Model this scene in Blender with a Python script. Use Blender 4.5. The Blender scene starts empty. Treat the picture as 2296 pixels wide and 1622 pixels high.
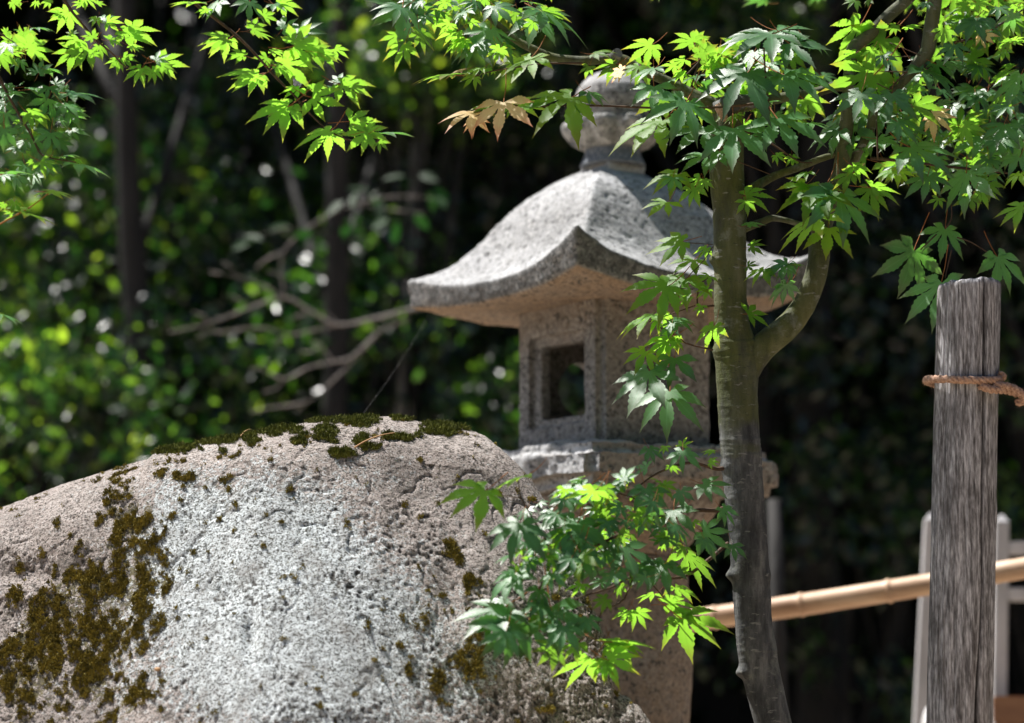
import bpy, bmesh, math, random
import numpy as np
from mathutils import Vector, Matrix

random.seed(7)
rng = np.random.default_rng(11)
C = bpy.context.scene.collection
sc = bpy.context.scene
R = math.radians

# ------------------------------------------------------------------ camera
CAM_Z = 1.2
PITCH = R(7.5)
F = 6378.0                      # focal length in the units of a 2296 wide picture
cam_d = bpy.data.cameras.new('camera')
cam = bpy.data.objects.new('camera', cam_d)
C.objects.link(cam)
cam.location = (0, 0, CAM_Z)
cam.rotation_euler = (R(90) + PITCH, 0, 0)
cam_d.sensor_width = 36
cam_d.lens = 100
cam_d.clip_end = 500
cam_d.dof.use_dof = True
cam_d.dof.focus_distance = 6.9
cam_d.dof.aperture_fstop = 1.5
cam_d.dof.aperture_blades = 9
sc.camera = cam

# ------------------------------------------------------------------ light
SUN_EL = R(63)
SUN_DIR = Vector((-0.9, 0.44, 0)).normalized() * math.cos(SUN_EL) + Vector((0, 0, math.sin(SUN_EL)))
w = bpy.data.worlds.new('World')
sc.world = w
w.use_nodes = True
nt = w.node_tree
bg = nt.nodes['Background']
sky = nt.nodes.new('ShaderNodeTexSky')
sky.sky_type = 'NISHITA'
sky.sun_disc = False
sky.sun_elevation = SUN_EL
sky.sun_rotation = math.atan2(SUN_DIR.x, SUN_DIR.y)
nt.links.new(sky.outputs[0], bg.inputs[0])
bg.inputs[1].default_value = 0.055
sun_d = bpy.data.lights.new('sun', 'SUN')
sun_d.energy = 5.0
sun_d.angle = R(0.53)
sun_d.color = (1, 0.965, 0.92)
sun = bpy.data.objects.new('sun', sun_d)
C.objects.link(sun)
sun.rotation_euler = SUN_DIR.to_track_quat('Z', 'Y').to_euler()
sc.view_settings.view_transform = 'Standard'
sc.view_settings.look = 'None'
sc.view_settings.gamma = 1
sc.view_settings.use_curve_mapping = False
sc.view_settings.exposure = 1.05
sc.cycles.max_bounces = 8
sc.cycles.transmission_bounces = 4
sc.cycles.sample_clamp_indirect = 6

# ------------------------------------------------------------------ helpers
cp, sp = math.cos(PITCH), math.sin(PITCH)
def P(u, v, y):
    """point of the place at distance y in front of the photographer, from picture coordinates (2296 wide)"""
    a, b = (u - 1148) / F, (v - 811) / F
    dy, dz = cp + sp * b, sp - cp * b
    t = y / dy
    return Vector((a * t, y, CAM_Z + dz * t))
def PX(x, y, Y):                # the same from pixels of the 2500 wide photograph
    return P(x / 1.08885, y / 1.08885, Y)
def proj(v3):                   # numpy (n,3) -> u, v
    x, y, z = v3[:, 0], v3[:, 1], v3[:, 2] - CAM_Z
    f = y * cp + z * sp
    return 1148 + F * x / f, 811 - F * (z * cp - y * sp) / f

def _hash(i, j, k, s):
    h = (i * 374761393 + j * 668265263 + k * 2147483647 + s * 974634777) & 0xFFFFFFFF
    h = ((h ^ (h >> 13)) * 1274126177) & 0xFFFFFFFF
    h = ((h ^ (h >> 16)) * 2246822519) & 0xFFFFFFFF
    return ((h >> 8) & 0xFFFF) / 65535.0
def vnoise(p, scale=1.0, seed=0):
    """value noise -1..1 on (n,3)"""
    q = np.asarray(p, dtype=np.float64) * scale + 1000.37
    i = np.floor(q).astype(np.int64)
    f = q - i
    f = f * f * f * (f * (f * 6 - 15) + 10)
    r = 0
    for dx in (0, 1):
        wx = f[:, 0] if dx else 1 - f[:, 0]
        for dy in (0, 1):
            wy = f[:, 1] if dy else 1 - f[:, 1]
            for dz in (0, 1):
                wz = f[:, 2] if dz else 1 - f[:, 2]
                r = r + wx * wy * wz * _hash(i[:, 0] + dx, i[:, 1] + dy, i[:, 2] + dz, seed)
    return r * 2 - 1
def fbm(p, scale, octs=4, gain=0.5, seed=0):
    a, r = 1.0, 0
    for o in range(octs):
        r = r + a * vnoise(p, scale * 2 ** o, seed + o * 7)
        a *= gain
    return r

def link(name, me, parent=None, mats=()):
    o = bpy.data.objects.new(name, me)
    C.objects.link(o)
    for m in mats:
        if m.name not in [x.name for x in me.materials if x]:
            me.materials.append(m)
    if parent is not None:
        o.parent = parent
    return o
def meshobj(name, verts, faces, mat, parent=None, smooth=True):
    me = bpy.data.meshes.new(name)
    me.from_pydata([tuple(v) for v in verts], [], faces)
    if smooth:
        me.polygons.foreach_set('use_smooth', [True] * len(me.polygons))
    me.update()
    return link(name, me, parent, [mat] if not isinstance(mat, (list, tuple)) else mat)
def fastmesh(name, verts, faces, smooth=True):
    """verts (n,3) array; faces (m,k) int array"""
    me = bpy.data.meshes.new(name)
    verts = np.asarray(verts, dtype=np.float32)
    faces = np.asarray(faces, dtype=np.int32)
    k = faces.shape[1]
    me.vertices.add(len(verts))
    me.vertices.foreach_set('co', verts.ravel())
    me.loops.add(faces.size)
    me.loops.foreach_set('vertex_index', faces.ravel())
    me.polygons.add(len(faces))
    me.polygons.foreach_set('loop_start', np.arange(0, faces.size, k, dtype=np.int32))
    me.polygons.foreach_set('loop_total', np.full(len(faces), k, dtype=np.int32))
    me.polygons.foreach_set('use_smooth', np.full(len(faces), smooth))
    me.update(calc_edges=True)
    me.validate()
    return me
def tag(o, label=None, cat=None, group=None, kind=None):
    if label: o['label'] = label
    if cat: o['category'] = cat
    if group: o['group'] = group
    if kind: o['kind'] = kind
    return o
def empty(name, loc=(0, 0, 0)):
    o = bpy.data.objects.new(name, None)
    C.objects.link(o)
    o.location = loc
    o.empty_display_size = 0.1
    return o
def attr(me, name, vals):
    a = me.attributes.new(name, 'FLOAT', 'POINT')
    a.data.foreach_set('value', np.asarray(vals, dtype=np.float32))

def catmull(pts, n=6):
    """pts list of tuples (any length); returns a smooth resampled array"""
    p = np.array(pts, dtype=float)
    p = np.vstack([2 * p[0] - p[1], p, 2 * p[-1] - p[-2]])
    out = []
    for i in range(1, len(p) - 2):
        for t in np.linspace(0, 1, n, endpoint=False):
            a, b, c_, d = p[i - 1], p[i], p[i + 1], p[i + 2]
            out.append(0.5 * (2 * b + (c_ - a) * t + (2 * a - 5 * b + 4 * c_ - d) * t * t + (3 * b - a - 3 * c_ + d) * t ** 3))
    out.append(p[-2])
    return np.array(out)
def tube_arrays(path, rad, sides=8, noise=0.0, nscale=20, cap=True, seed=0, twist=0.0):
    path = np.asarray(path, float)
    rad = np.asarray(rad, float)
    n = len(path)
    T = np.gradient(path, axis=0)
    T /= np.linalg.norm(T, axis=1)[:, None] + 1e-9
    N = np.cross(T[0], (0.13, 1, 0.05)); N /= np.linalg.norm(N)
    vs = []
    for i in range(n):
        N = N - T[i] * np.dot(N, T[i]); N /= np.linalg.norm(N) + 1e-9
        B = np.cross(T[i], N)
        a = np.arange(sides) / sides * 2 * math.pi + twist * i
        vs.append(path[i] + rad[i] * (np.cos(a)[:, None] * N + np.sin(a)[:, None] * B))
    vs = np.concatenate(vs)
    if noise:
        ctr = np.repeat(path, sides, axis=0)
        dirn = vs - ctr
        ln = np.linalg.norm(dirn, axis=1)[:, None] + 1e-9
        vs = vs + dirn / ln * (fbm(vs, nscale, 3, seed=seed) * noise)[:, None]
    f = []
    for i in range(n - 1):
        for j in range(sides):
            k = (j + 1) % sides
            f.append((i * sides + j, i * sides + k, (i + 1) * sides + k, (i + 1) * sides + j))
    if cap:
        c0, c1 = len(vs), len(vs) + 1
        vs = np.vstack([vs, path[0], path[-1]])
        for j in range(sides):
            k = (j + 1) % sides
            f.append((c0, k, j, j)); f.append((c1, (n - 1) * sides + j, (n - 1) * sides + k, (n - 1) * sides + k))
        f = [tuple(dict.fromkeys(x)) for x in f]
    return vs, f
def tube(name, path, rad, mat, parent=None, **kw):
    vs, f = tube_arrays(path, rad, **kw)
    return meshobj(name, vs, f, mat, parent)
def bulk(parts):
    """join lists of (verts, faces)"""
    V, Fc, o = [], [], 0
    for vs, f in parts:
        V.append(vs); Fc += [tuple(i + o for i in x) for x in f]; o += len(vs)
    return np.concatenate(V), Fc

# ------------------------------------------------------------------ materials
class NT:
    def __init__(s, name):
        s.m = bpy.data.materials.new(name); s.m.use_nodes = True
        s.t = s.m.node_tree; s.b = s.t.nodes['Principled BSDF']; s.out = s.t.nodes['Material Output']
        s.geo = s.n('ShaderNodeTexCoord').outputs['Object']
    def n(s, typ, **kw):
        nd = s.t.nodes.new(typ)
        for k, v in kw.items():
            setattr(nd, k, v)
        return nd
    def l(s, a, b): s.t.links.new(a, b)
    def noise(s, scale, detail=3, rough=0.55, vec=None, dist=0):
        nd = s.n('ShaderNodeTexNoise')
        nd.inputs['Scale'].default_value = scale; nd.inputs['Detail'].default_value = detail
        nd.inputs['Roughness'].default_value = rough; nd.inputs['Distortion'].default_value = dist
        s.l(vec or s.geo, nd.inputs['Vector'])
        return nd.outputs['Fac']
    def voro(s, scale, vec=None):
        nd = s.n('ShaderNodeTexVoronoi'); nd.inputs['Scale'].default_value = scale
        s.l(vec or s.geo, nd.inputs['Vector'])
        return nd.outputs['Distance'], nd.outputs['Color']
    def scaled(s, sx, sy, sz):
        nd = s.n('ShaderNodeMapping'); nd.inputs['Scale'].default_value = (sx, sy, sz)
        s.l(s.geo, nd.inputs['Vector']); return nd.outputs[0]
    def ramp(s, fac, stops, interp='LINEAR'):
        nd = s.n('ShaderNodeValToRGB'); nd.color_ramp.interpolation = interp
        el = nd.color_ramp.elements
        while len(el) < len(stops): el.new(0.5)
        for e, (p, c) in zip(el, stops):
            e.position = p
            e.color = (c, c, c, 1) if not isinstance(c, (tuple, list)) else (*c, 1)
        s.l(fac, nd.inputs[0]); return nd.outputs[0]
    def mix(s, fac, a, b, mode='MIX'):
        nd = s.n('ShaderNodeMix', data_type='RGBA', blend_type=mode)
        for i, v in ((0, fac), (6, a), (7, b)):
            if isinstance(v, (int, float)):
                nd.inputs[i].default_value = v if i == 0 else (v, v, v, 1)
            elif isinstance(v, (tuple, list)): nd.inputs[i].default_value = (*v, 1)
            else: s.l(v, nd.inputs[i])
        return nd.outputs[2]
    def math(s, op, a, b=0.0):
        nd = s.n('ShaderNodeMath', operation=op)
        for i, v in ((0, a), (1, b)):
            if isinstance(v, (int, float)): nd.inputs[i].default_value = v
            else: s.l(v, nd.inputs[i])
        return nd.outputs[0]
    def attr(s, name):
        nd = s.n('ShaderNodeAttribute'); nd.attribute_name = name; return nd.outputs['Fac']
    def bump(s, h, strength=0.5, dist=0.01, prev=None):
        nd = s.n('ShaderNodeBump'); nd.inputs['Strength'].default_value = strength; nd.inputs['Distance'].default_value = dist
        s.l(h, nd.inputs['Height'])
        if prev: s.l(prev, nd.inputs['Normal'])
        return nd.outputs[0]
    def fin(s, col, rough=0.8, spec=0.3, normal=None):
        if isinstance(col, (tuple, list)): s.b.inputs['Base Color'].default_value = (*col, 1)
        else: s.l(col, s.b.inputs['Base Color'])
        if isinstance(rough, (int, float)): s.b.inputs['Roughness'].default_value = rough
        else: s.l(rough, s.b.inputs['Roughness'])
        s.b.inputs['Specular IOR Level'].default_value = spec
        if normal: s.l(normal, s.b.inputs['Normal'])
        return s.m

def mat_granite(name, base, dark, light, warm=None, speck=1.0):
    t = NT(name)
    d, c = t.voro(135)
    sep = t.n('ShaderNodeSeparateColor'); t.l(c, sep.inputs[0])
    g = t.ramp(sep.outputs[0], [(0.0, dark), (0.22, dark), (0.3, base), (0.72, base), (0.8, light), (1, light)])
    n1 = t.noise(6, 5, 0.6)
    col = t.mix(t.ramp(n1, [(0.3, 0.0), (0.7, 1.0)]), g, t.mix(0.5, g, base), 'MIX')
    st = t.noise(3.0, 6, 0.65, dist=0.5)
    col = t.mix(t.ramp(st, [(0.42, 0.0), (0.62, 0.55)]), col, tuple(x * 0.62 for x in base))
    col0 = col
    if warm:
        a = t.attr('warm')
        wn = t.math('MULTIPLY', a, t.ramp(t.noise(9, 4), [(0.3, 0.65), (0.65, 1.0)]))
        wc = t.mix(t.ramp(sep.outputs[1], [(0.0, 0.0), (1, 1.0)]), tuple(x * 0.75 for x in warm), tuple(min(1, x * 1.25) for x in warm))
        col = t.mix(wn, col, wc)
        p = t.attr('pale')
        pn = t.math('MULTIPLY', p, t.ramp(t.noise(14, 5, 0.6), [(0.35, 0.35), (0.6, 1.0)]))
        col = t.mix(pn, col, t.mix(t.ramp(sep.outputs[2], [(0.0, 0.0), (0.35, 1.0)]), base, (0.46, 0.46, 0.465)))
    sp_ = t.noise(62, 3, 0.6)
    col = t.mix(t.ramp(sp_, [(0.36, 0.85), (0.43, 0.0)]), col, tuple(x * 0.22 for x in base))
    gm = t.math('MULTIPLY', t.attr('grime'), t.ramp(t.noise(30, 5, 0.7), [(0.36, 1.0), (0.62, 0.25)]))
    col = t.mix(gm, col, (0.05, 0.051, 0.05))
    b1 = t.bump(t.noise(55, 6, 0.7), 0.7, 0.007)
    b2 = t.bump(t.noise(240, 2, 0.6), 0.4, 0.002, b1)
    return t.fin(col, 0.88, 0.25, b2)
GRAN = mat_granite('granite', (0.25, 0.248, 0.245), (0.07, 0.07, 0.068), (0.42, 0.41, 0.39), warm=(0.29, 0.21, 0.145))

def mat_finial():
    t = NT('mottled_finial_stone')
    col = t.ramp(t.noise(24, 5, 0.65), [(0.3, (0.1, 0.11, 0.12)), (0.46, (0.24, 0.235, 0.22)), (0.62, (0.45, 0.44, 0.42))])
    col = t.mix(t.ramp(t.noise(130, 2), [(0.36, 0.8), (0.45, 0.0)]), col, (0.08, 0.08, 0.08))
    return t.fin(col, 0.9, 0.2, t.bump(t.noise(60, 5, 0.7), 0.6, 0.005))
FIN = mat_finial()
def mat_neck():
    t = NT('blue_grey_neck_stone')
    col = t.ramp(t.noise(120, 4, 0.7), [(0.32, (0.06, 0.07, 0.085)), (0.55, (0.17, 0.185, 0.205)), (0.7, (0.3, 0.31, 0.33))])
    return t.fin(col, 0.9, 0.2, t.bump(t.noise(90, 4, 0.7), 0.6, 0.004))
NECK = mat_neck()

def mat_rock():
    t = NT('boulder_stone')
    n_big = t.noise(5, 5, 0.6)
    tan = t.mix(t.ramp(n_big, [(0.35, 0.0), (0.65, 1.0)]), (0.37, 0.31, 0.28), (0.5, 0.435, 0.4))
    fine = t.noise(135, 5, 0.75)
    tan = t.mix(t.ramp(fine, [(0.4, 0.9), (0.49, 0.0)]), tan, (0.1, 0.08, 0.065))
    tan = t.mix(t.ramp(t.noise(150, 2, 0.5), [(0.55, 0.0), (0.66, 0.6)]), tan, (0.6, 0.56, 0.52))
    lichen = t.mix(t.ramp(t.noise(125, 5, 0.75), [(0.4, 0.0), (0.5, 1.0)]), (0.12, 0.125, 0.11), (0.7, 0.745, 0.755))
    lm = t.math('ADD', t.math('MULTIPLY', t.attr('lichen'), 1.0), t.math('MULTIPLY', t.math('SUBTRACT', t.noise(80, 6, 0.8), 0.5), 3.4))
    col = t.mix(t.ramp(lm, [(0.4, 0.0), (0.6, 1.0)]), tan, lichen)
    mm = t.math('ADD', t.math('MULTIPLY', t.attr('moss'), 0.62), t.math('MULTIPLY', t.math('SUBTRACT', t.noise(62, 5, 0.75), 0.5), 3.4))
    mcol = t.mix(t.ramp(t.noise(90, 3, 0.7), [(0.35, 0.0), (0.65, 1.0)]), (0.05, 0.044, 0.014), (0.18, 0.15, 0.045))
    col = t.mix(t.ramp(mm, [(0.45, 0.0), (0.6, 0.9)]), col, mcol)
    stn = t.ramp(t.noise(9, 5, 0.65, vec=t.scaled(1, 1, 0.22)), [(0.5, 0.0), (0.68, 0.35)])
    col = t.mix(stn, col, (0.16, 0.135, 0.12))
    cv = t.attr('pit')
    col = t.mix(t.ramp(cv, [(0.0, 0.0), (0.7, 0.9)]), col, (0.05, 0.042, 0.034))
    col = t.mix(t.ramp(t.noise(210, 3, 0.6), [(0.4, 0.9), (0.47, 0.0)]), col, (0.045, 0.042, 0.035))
    col = t.mix(t.ramp(t.noise(14, 5, 0.7), [(0.5, 0.0), (0.68, 0.5)]), col, (0.2, 0.18, 0.16))
    b1 = t.bump(t.noise(190, 5, 0.75), 1.0, 0.006)
    b2 = t.bump(t.noise(320, 2, 0.6), 0.35, 0.002, b1)
    return t.fin(col, 0.92, 0.2, b2)
ROCK = mat_rock()

def mat_bark(name, green=True):
    t = NT(name)
    v = t.scaled(1, 1, 3.5)
    sep = t.n('ShaderNodeSeparateXYZ'); t.l(t.geo, sep.inputs[0])
    grey = t.ramp(t.noise(30, 5, 0.65, vec=t.scaled(1, 1, 0.25)), [(0.32, (0.02, 0.021, 0.022)), (0.5, (0.07, 0.072, 0.072)), (0.66, (0.17, 0.17, 0.165))])
    gr = t.ramp(t.noise(22, 4, 0.6, vec=t.scaled(1, 1, 0.3)), [(0.3, (0.03, 0.032, 0.012)), (0.52, (0.075, 0.085, 0.018)), (0.72, (0.13, 0.13, 0.05))])
    col = t.mix(t.attr('green'), grey, gr) if green else grey
    col = t.mix(t.ramp(t.noise(26, 3, 0.6, vec=v), [(0.62, 0.0), (0.68, 0.7)]), col, (0.22, 0.22, 0.2))
    col = t.mix(t.ramp(t.noise(95, 2, 0.5, vec=v), [(0.66, 0.0), (0.7, 0.7)]), col, (0.03, 0.03, 0.025))
    lp = t.ramp(t.noise(11, 5, 0.7), [(0.56, 0.0), (0.66, 0.55)])
    col = t.mix(lp, col, (0.19, 0.2, 0.17))
    b = t.bump(t.noise(90, 6, 0.75, vec=t.scaled(1, 1, 0.35)), 0.6, 0.006, t.bump(t.noise(60, 5, 0.65, vec=v), 0.4, 0.004))
    return t.fin(col, 0.8, 0.3, b)
BARK = mat_bark('maple_bark')
def mat_simple(name, c0, c1, scale, rough=0.8, stretch=(1, 1, 1), bumps=0.4, bd=0.004, spec=0.3):
    t = NT(name)
    n = t.noise(scale, 5, 0.65, vec=t.scaled(*stretch))
    return t.fin(t.ramp(n, [(0.32, c0), (0.66, c1)]), rough, spec, t.bump(n, bumps, bd))
TWIG = mat_simple('twig_bark', (0.035, 0.02, 0.012), (0.1, 0.06, 0.035), 60)
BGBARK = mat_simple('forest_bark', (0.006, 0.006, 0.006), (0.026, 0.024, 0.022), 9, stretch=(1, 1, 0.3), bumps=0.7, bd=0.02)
PALEBARK = mat_simple('bare_branch_bark', (0.1, 0.088, 0.08), (0.34, 0.31, 0.29), 12)
SOIL = mat_simple('sandy_soil', (0.3, 0.235, 0.165), (0.44, 0.36, 0.27), 3, rough=0.95, bd=0.01)
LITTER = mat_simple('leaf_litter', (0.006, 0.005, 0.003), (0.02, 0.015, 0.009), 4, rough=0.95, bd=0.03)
FENCEW = mat_simple('pale_fence_timber', (0.38, 0.37, 0.37), (0.62, 0.6, 0.6), 18, stretch=(1, 1, 0.15))
BROWNW = mat_simple('brown_board', (0.2, 0.1, 0.06), (0.33, 0.18, 0.1), 12, stretch=(0.2, 1, 1))
WHITEROCK = mat_simple('pale_stone', (0.4, 0.4, 0.39), (0.62, 0.61, 0.6), 12)
NEEDLE = mat_simple('dry_needle', (0.4, 0.22, 0.1), (0.55, 0.34, 0.18), 40)
ROPEM = mat_simple('coir_rope', (0.2, 0.105, 0.065), (0.55, 0.36, 0.26), 160, rough=0.9, bumps=0.8, bd=0.003)
def mat_thread():
    t = NT('spider_silk')
    t.b.inputs['Alpha'].default_value = 0.5
    return t.fin((0.6, 0.6, 0.6), 0.5, 0.5)
SILK = mat_thread()
def mat_bamboo():
    t = NT('weathered_bamboo')
    n = t.noise(14, 5, 0.6, vec=t.scaled(0.15, 1, 1))
    col = t.ramp(n, [(0.3, (0.36, 0.21, 0.13)), (0.5, (0.56, 0.38, 0.25)), (0.68, (0.68, 0.52, 0.38))])
    return t.fin(col, 0.45, 0.4, t.bump(n, 0.2, 0.003))
BAMB = mat_bamboo()
def mat_post():
    t = NT('weathered_post_timber')
    v = t.scaled(1, 1, 0.045)
    n = t.mix(0.45, t.noise(105, 7, 0.72, vec=v, dist=0.4), t.noise(240, 3, 0.6, vec=t.scaled(1, 1, 0.12)))
    col = t.ramp(n, [(0.37, (0.05, 0.048, 0.05)), (0.45, (0.14, 0.134, 0.135)), (0.53, (0.32, 0.315, 0.325)), (0.62, (0.6, 0.59, 0.61))])
    warm = t.ramp(t.noise(10, 4, 0.6, vec=t.scaled(1, 1, 0.15)), [(0.5, 0.0), (0.7, 0.4)])
    col = t.mix(warm, col, (0.19, 0.145, 0.115))
    dk = t.ramp(t.noise(13, 5, 0.7, vec=t.scaled(1, 1, 0.35)), [(0.5, 0.0), (0.66, 0.65)])
    col = t.mix(dk, col, (0.055, 0.05, 0.048))
    col = t.mix(t.attr('crack'), col, (0.012, 0.01, 0.009))
    b = t.bump(n, 0.8, 0.004)
    return t.fin(col, 0.85, 0.2, b)
POSTM = mat_post()

def mat_leaf(name, top, trans, tf=0.5, rough=0.42, spec=0.5, veins=True, tip=None, var=0.25, coat=0.0):
    t = NT(name)
    oi = t.n('ShaderNodeObjectInfo').outputs['Random']
    col, tc = top, trans
    v = t.ramp(oi, [(0.0, 1 - var), (1.0, 1 + var)])
    if veins:
        mid = t.attr('mid')
        mr = t.ramp(mid, [(0.0, 1.0), (0.07, 0.0)])
        vein = t.ramp(t.attr('vein'), [(0.0, 1.0), (0.25, 0.0)])
        col = t.mix(t.math('MULTIPLY', mr, 0.9), col, tuple(min(1, c * 2.2 + 0.02) for c in top))
        tc = t.mix(t.math('MULTIPLY', mr, 0.6), tc, tuple(c * 0.55 for c in trans))
    if tip:
        r = t.ramp(t.attr('rad'), [(0.6, 0.0), (1.0, 1.0)])
        col = t.mix(r, col, tip); tc = t.mix(r, tc, tuple(min(1, c * 2.4) for c in tip))
    n = t.noise(45, 3, 0.6)
    col = t.mix(t.ramp(n, [(0.4, 0.0), (0.75, 0.35)]), col, tuple(c * 0.55 for c in top))
    if not veins:
        # bulk foliage: vary per leaf through position noise
        rn = t.attr('rnd')
        col = t.mix(1.0, col, t.ramp(rn, [(0.0, (0.5, 0.6, 0.8)), (0.4, (0.6, 0.8, 0.9)), (0.7, (1, 1, 1)), (0.93, (1.6, 1.3, 1.0)), (0.97, (5.0, 2.2, 1.2))]), 'MULTIPLY')
        tc = t.mix(1.0, tc, t.ramp(rn, [(0.0, (0.06, 0.12, 0.24)), (0.55, (0.1, 0.2, 0.36)), (0.72, (0.8, 0.85, 0.9)), (0.86, (1.6, 1.5, 1.0)), (0.96, (2.2, 1.6, 1.2))]), 'MULTIPLY')
    col = t.mix(1.0, col, v, 'MULTIPLY'); tc = t.mix(1.0, tc, v, 'MULTIPLY')
    t.l(col, t.b.inputs['Base Color'])
    t.b.inputs['Roughness'].default_value = rough
    t.b.inputs['Specular IOR Level'].default_value = spec
    t.b.inputs['Coat Weight'].default_value = coat
    tr = t.n('ShaderNodeBsdfTranslucent'); t.l(tc, tr.inputs[0])
    bn = t.bump(t.noise(140, 3, 0.6), 0.25, 0.002)
    t.l(bn, t.b.inputs['Normal'])
    mx = t.n('ShaderNodeMixShader'); mx.inputs[0].default_value = tf
    t.l(t.b.outputs[0], mx.inputs[1]); t.l(tr.outputs[0], mx.inputs[2]); t.l(mx.outputs[0], t.out.inputs[0])
    return t.m
OVAL = mat_leaf('oval_leaf_green', (0.03, 0.09, 0.012), (0.2, 0.5, 0.03), 0.5, 0.5, 0.3, veins=False)
L_DEEP = mat_leaf('maple_leaf_deep', (0.062, 0.17, 0.06), (0.18, 0.5, 0.06), 0.4, 0.38, 0.7, tip=(0.07, 0.075, 0.03))  # deeper copy for leaves showing their upper face
L_BACKLIT = mat_leaf('maple_leaf_backlit', (0.075, 0.18, 0.02), (0.33, 0.7, 0.05), 0.55, 0.45, 0.45, tip=(0.16, 0.16, 0.02))  # brighter copy for backlit leaves, glow put into the colour
L_GOLD = mat_leaf('maple_leaf_lime', (0.08, 0.18, 0.025), (0.33, 0.68, 0.05), 0.55, 0.5, 0.4, tip=(0.2, 0.14, 0.02))
L_RED = mat_leaf('maple_leaf_reddish', (0.55, 0.4, 0.18), (0.95, 0.75, 0.4), 0.5, 0.5, 0.4, tip=(0.42, 0.15, 0.08))
PETI = mat_simple('leaf_stalk', (0.22, 0.06, 0.02), (0.3, 0.14, 0.04), 40)
BG_LEAF = mat_leaf('evergreen_leaf', (0.007, 0.022, 0.008), (0.17, 0.45, 0.03), 0.3, 0.32, 0.85, veins=False)  # darkened so that the grove's shade sits in the colour
SHADE_LEAF = mat_leaf('shade_dark_leaf', (0.001, 0.003, 0.001), (0.02, 0.055, 0.005), 0.2, 0.5, 0.05, veins=False)  # near-black copy of the evergreen leaf, deep shade put into the colour
BG_LEAF2 = mat_leaf('broad_green_leaf', (0.012, 0.04, 0.008), (0.3, 0.58, 0.04), 0.4, 0.33, 0.6, veins=False)
MOSS = mat_simple('dark_moss', (0.04, 0.05, 0.008), (0.2, 0.21, 0.035), 60, rough=0.95)
MOSSB = mat_simple('olive_brown_moss', (0.06, 0.052, 0.01), (0.34, 0.27, 0.05), 60, rough=0.95)

# ------------------------------------------------------------------ setting: ground, hillside
def ground():
    n = 60
    xs = np.concatenate([-np.geomspace(250, 0.5, n), np.geomspace(0.5, 250, n)])
    ys = np.concatenate([-np.geomspace(150, 0.5, n // 2), np.geomspace(0.5, 350, n)])
    X, Y = np.meshgrid(xs, ys)
    V = np.stack([X.ravel(), Y.ravel(), np.zeros(X.size)], 1)
    V[:, 2] = fbm(V, 0.5, 3) * 0.02 - 0.02
    nx, ny = len(xs), len(ys)
    idx = np.arange(nx * ny).reshape(ny, nx)
    f = np.stack([idx[:-1, :-1], idx[:-1, 1:], idx[1:, 1:], idx[1:, :-1]], -1).reshape(-1, 4)
    o = link('ground', fastmesh('ground', V, f), None, [SOIL]); tag(o, kind='structure')
    xs = np.linspace(-45, 45, 90); ys = np.linspace(11, 70, 70)
    X, Y = np.meshgrid(xs, ys)
    V = np.stack([X.ravel(), Y.ravel(), np.zeros(X.size)], 1)
    t = np.clip((V[:, 1] - 12.5) / 24, 0, 1)
    V[:, 2] = -0.12 + (t * t * (3 - 2 * t)) * 13 + fbm(V, 0.3, 4) * 0.45 * np.clip(t * 8, 0, 1)
    idx = np.arange(V.shape[0]).reshape(len(ys), len(xs))
    f = np.stack([idx[:-1, :-1], idx[:-1, 1:], idx[1:, 1:], idx[1:, :-1]], -1).reshape(-1, 4)
    o = link('hillside', fastmesh('hillside', V, f), None, [LITTER]); tag(o, kind='structure')
    return lambda y: -0.12 + (lambda t: t * t * (3 - 2 * t) * 13)(min(1, max(0, (y - 12.5) / 24)))
hill_z = ground()

# ------------------------------------------------------------------ stone lantern
LX, LY, TH = 0.289, 8.0, R(35)
lantern = empty('stone_lantern', (LX, LY, 0))
lantern.rotation_euler = (0, 0, TH)
tag(lantern, 'tall weathered granite lantern with upturned square roof, onion finial and windowed fire box', 'stone lantern')
H = lambda h: CAM_Z + 8 * math.tan(PITCH + math.atan((h * F / 8 - 840) / F))          # heights above the camera

def remeshed(name, bm, voxel, mat, amp=0.0015, scale=30, big=0.003, cutters=()):
    me = bpy.data.meshes.new(name + '_raw'); bm.to_mesh(me); bm.free()
    o = bpy.data.objects.new(name + '_raw', me); C.objects.link(o)
    cs = []
    for cb in cutters:
        cm = bpy.data.meshes.new('cut'); cb.to_mesh(cm); cb.free()
        co = bpy.data.objects.new('cut', cm); C.objects.link(co); cs.append(co)
        m = o.modifiers.new('b', 'BOOLEAN'); m.object = co; m.operation = 'DIFFERENCE'; m.solver = 'EXACT'
    r = o.modifiers.new('r', 'REMESH'); r.mode = 'VOXEL'; r.voxel_size = voxel
    s = o.modifiers.new('s', 'SMOOTH'); s.factor = 0.5; s.iterations = 2
    dg = bpy.context.evaluated_depsgraph_get()
    me2 = bpy.data.meshes.new_from_object(o.evaluated_get(dg))
    for x in cs + [o]: bpy.data.objects.remove(x)
    me2.name = name
    n = len(me2.vertices)
    co = np.empty(n * 3, np.float32); me2.vertices.foreach_get('co', co); co = co.reshape(-1, 3).astype(float)
    no = np.empty(n * 3, np.float32); me2.vertices.foreach_get('normal', no); no = no.reshape(-1, 3).astype(float)
    d = fbm(co, scale, 4, 0.6) * amp + fbm(co, 7, 3, 0.5, 5) * big - np.clip(fbm(co, 55, 3, 0.6, 9) - 0.45, 0, 1) * amp * 3
    co2 = co + no * d[:, None]
    me2.vertices.foreach_set('co', co2.astype(np.float32).ravel())
    me2.polygons.foreach_set('use_smooth', [True] * len(me2.polygons))
    me2.materials.clear()
    me2.update()
    ob = link(name, me2, lantern, [mat])
    return ob, co, no
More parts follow.
